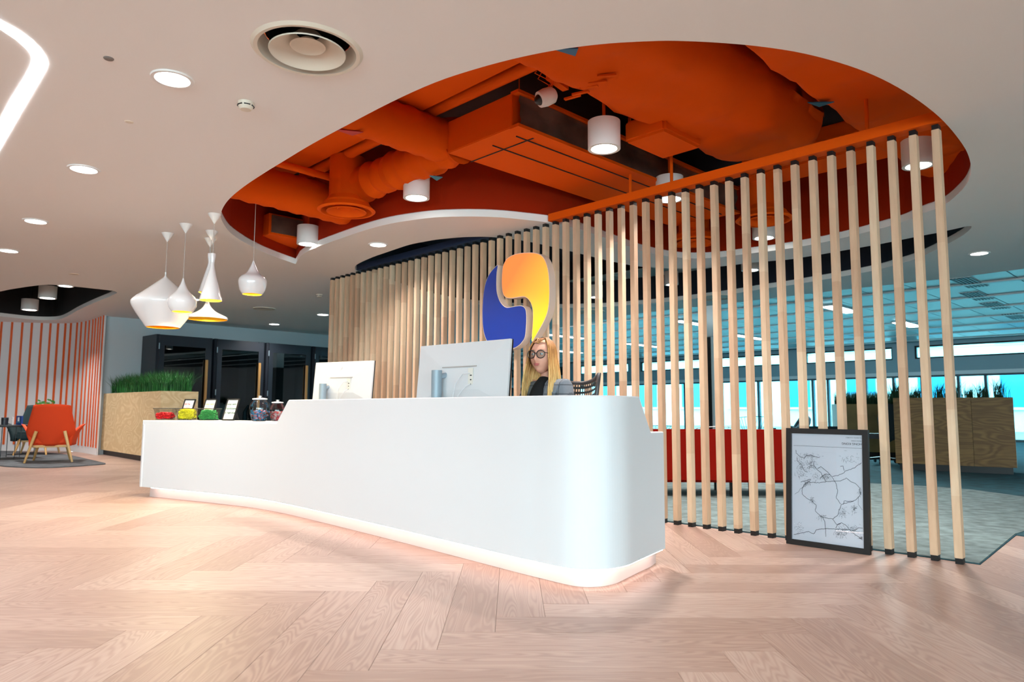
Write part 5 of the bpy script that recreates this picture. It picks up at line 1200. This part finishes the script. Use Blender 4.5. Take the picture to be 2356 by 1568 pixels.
def drape(name, label, x0, y0, z1, z0, w, m, seed, hump=.10):
    n1, n2 = 16, 18; V = []; rr = random.Random(seed)
    for j in range(n2+1):
        v = j/n2
        for i in range(n1+1):
            u = -1+2*i/n1; ww = w*(.55+.45*min(1, v*3))*(1-.12*v); fold = .03*math.sin(i*1.3+seed)*v
            V.append(Vector((x0+u*ww/2, y0-hump*math.sin(min(1, v*2.2)*PI/2)-fold, z1-.05*u*u-(z1-z0)*v+.03*math.sin(i*.8)*(v > .95))))
    K = len(V); V2 = V+[p+Vector((0, .03, -.005)) for p in V]; fs = []
    for j in range(n2):
        for i in range(n1): a = j*(n1+1)+i; q_ = (a, a+1, a+n1+2, a+n1+1); fs += [q_, tuple(k+K for k in q_[::-1])]
    rim = [i for i in range(n1+1)]+[(n1+1)*j+n1 for j in range(1, n2+1)]+[(n1+1)*n2+i for i in range(n1-1, -1, -1)]+[(n1+1)*j for j in range(n2-1, 0, -1)]
    fs += [(rim[k], rim[(k+1) % len(rim)], rim[(k+1) % len(rim)]+K, rim[k]+K) for k in range(len(rim))]
    o = MB().add(V2, fs).build(name, m, smooth='all'); tag(o, label, 'coat'); return o
drape('coat', 'dark blue-grey coat hanging over the swivel chair', cpz.x-.02, cpz.y-.30, 1.06, .42, .50, mat('coat_slate', (50, 66, 74), .9), 2)
drape('scarf', 'purple-blue garment hanging beside the brown planter', cpz.x+.26, cpz.y-.20, 1.04, .5, .26, mat('scarf_purple', (70, 72, 150), .9), 5, .04)
# dark lounge seats, person against the window, wire chairs
def club(px, Y, w, h, label, ang=0.0):
    x = (px-1178)/F*Y; g = thing('club_chair', label, 'chair', (x, Y, .006), ang, 'dark club chairs near the windows')
    MB().box((0, 0, .28), (w, .7, .28)).build('seat', M['green_f'], g, bevel=.05); MB().box((0, -.30, h*.58), (w, .14, h*.72)).build('backrest', M['green_f'], g, bevel=.06)
    for sx in (-1, 1):
        MB().box((sx*(w/2-.07), .02, .42), (.14, .66, .26)).build('arm', M['green_f'], g, bevel=.05)
        for sy in (-1, 1): MB().tube([(sx*(w/2-.08), sy*.26, 0), (sx*(w/2-.08), sy*.26, .16)], .02, 8).build('leg', M['black'], g)
club(1872, 14.2, .80, .66, 'dark club chair in front of the window, right one'); club(1802, 15.5, .75, .56, 'dark club chair in front of the window, left one')
Yp = 16.5; xp = (1849-1178)/F*Yp; pq = thing('person', 'distant seated person in dark clothes against the bright window', 'person', (xp, Yp, .006), math.radians(200))
dk = mat('dark_clothes', (34, 44, 52), .9)
skinmesh('body', [(0, 0, .42, .13), (-.02, 0, .60, .12), (0, 0, .74, .11, .14), (.03, 0, .84, .045), (.05, 0, .94, .075, .085), (.0, .15, .72, .05), (.0, -.15, .72, .05), (.16, .18, .52, .04), (.16, -.18, .52, .04), (.34, .1, .55, .035), (.34, -.1, .55, .035), (.40, .09, .42, .08), (.40, -.09, .42, .08), (.42, .09, .05, .05), (.42, -.09, .05, .05), (.54, .09, .03, .035), (.54, -.09, .03, .035)], [(0, 1), (1, 2), (2, 3), (3, 4), (2, 5), (2, 6), (5, 7), (6, 8), (7, 9), (8, 10), (0, 11), (0, 12), (11, 13), (12, 14), (13, 15), (14, 16)], dk, pq)
MB().lathe([(.001, .135), (.06, .11), (.085, .05), (.08, -.02), (.05, -.06), (.001, -.07)], (.045, 0, .95), 18).build('hair', M['black'], pq, smooth='all')
MB().box((-.02, 0, .20), (.5, .5, .36)).build('pouf', M['green_f'], bevel=.05, loc=None, mtx=Matrix.Translation((xp, Yp, 0))); 
pf_ = bpy.data.objects['pouf']; tag(pf_, 'dark upholstered stool under the distant seated person', 'stool')
def wirechair(px, Y, label, m, zt):
    x = (px-1178)/F*Y; g = thing('wire_chair', label, 'chair', (x, Y, .011)); P = []
    for k in range(13): a = PI*k/12; P.append(Vector((.27*math.cos(a), -.12-.12*math.sin(a), zt-.03+.03*math.sin(a))))
    MB().tube(P, .006, 6).build('top_rail', m, g)
    for k in range(0, 13): MB().tube([P[k], (P[k].x*.35, -.02, .42)], .0035, 5).build('wire', m, g)
    MB().lathe([(.001, .41), (.2, .41), (.21, .42), (.001, .43)], seg=24).build('seat', m, g)
    for sx in (-1, 1):
        for sy in (-1, 1): MB().tube([(sx*.12, sy*.12, .41), (sx*.2, sy*.2, 0)], .006, 6).build('leg', m, g)
wirechair(1640, 9.6, 'white wire chair peeping over the red sofa', M['lamp'], .70)
wirechair(1728, 11.5, 'thin black wire chair near the window right of the column', M['blackm'], .82)
wirechair(1510, 12.0, 'dark wire chair behind the left end of the red sofa', M['blackm'], .66)
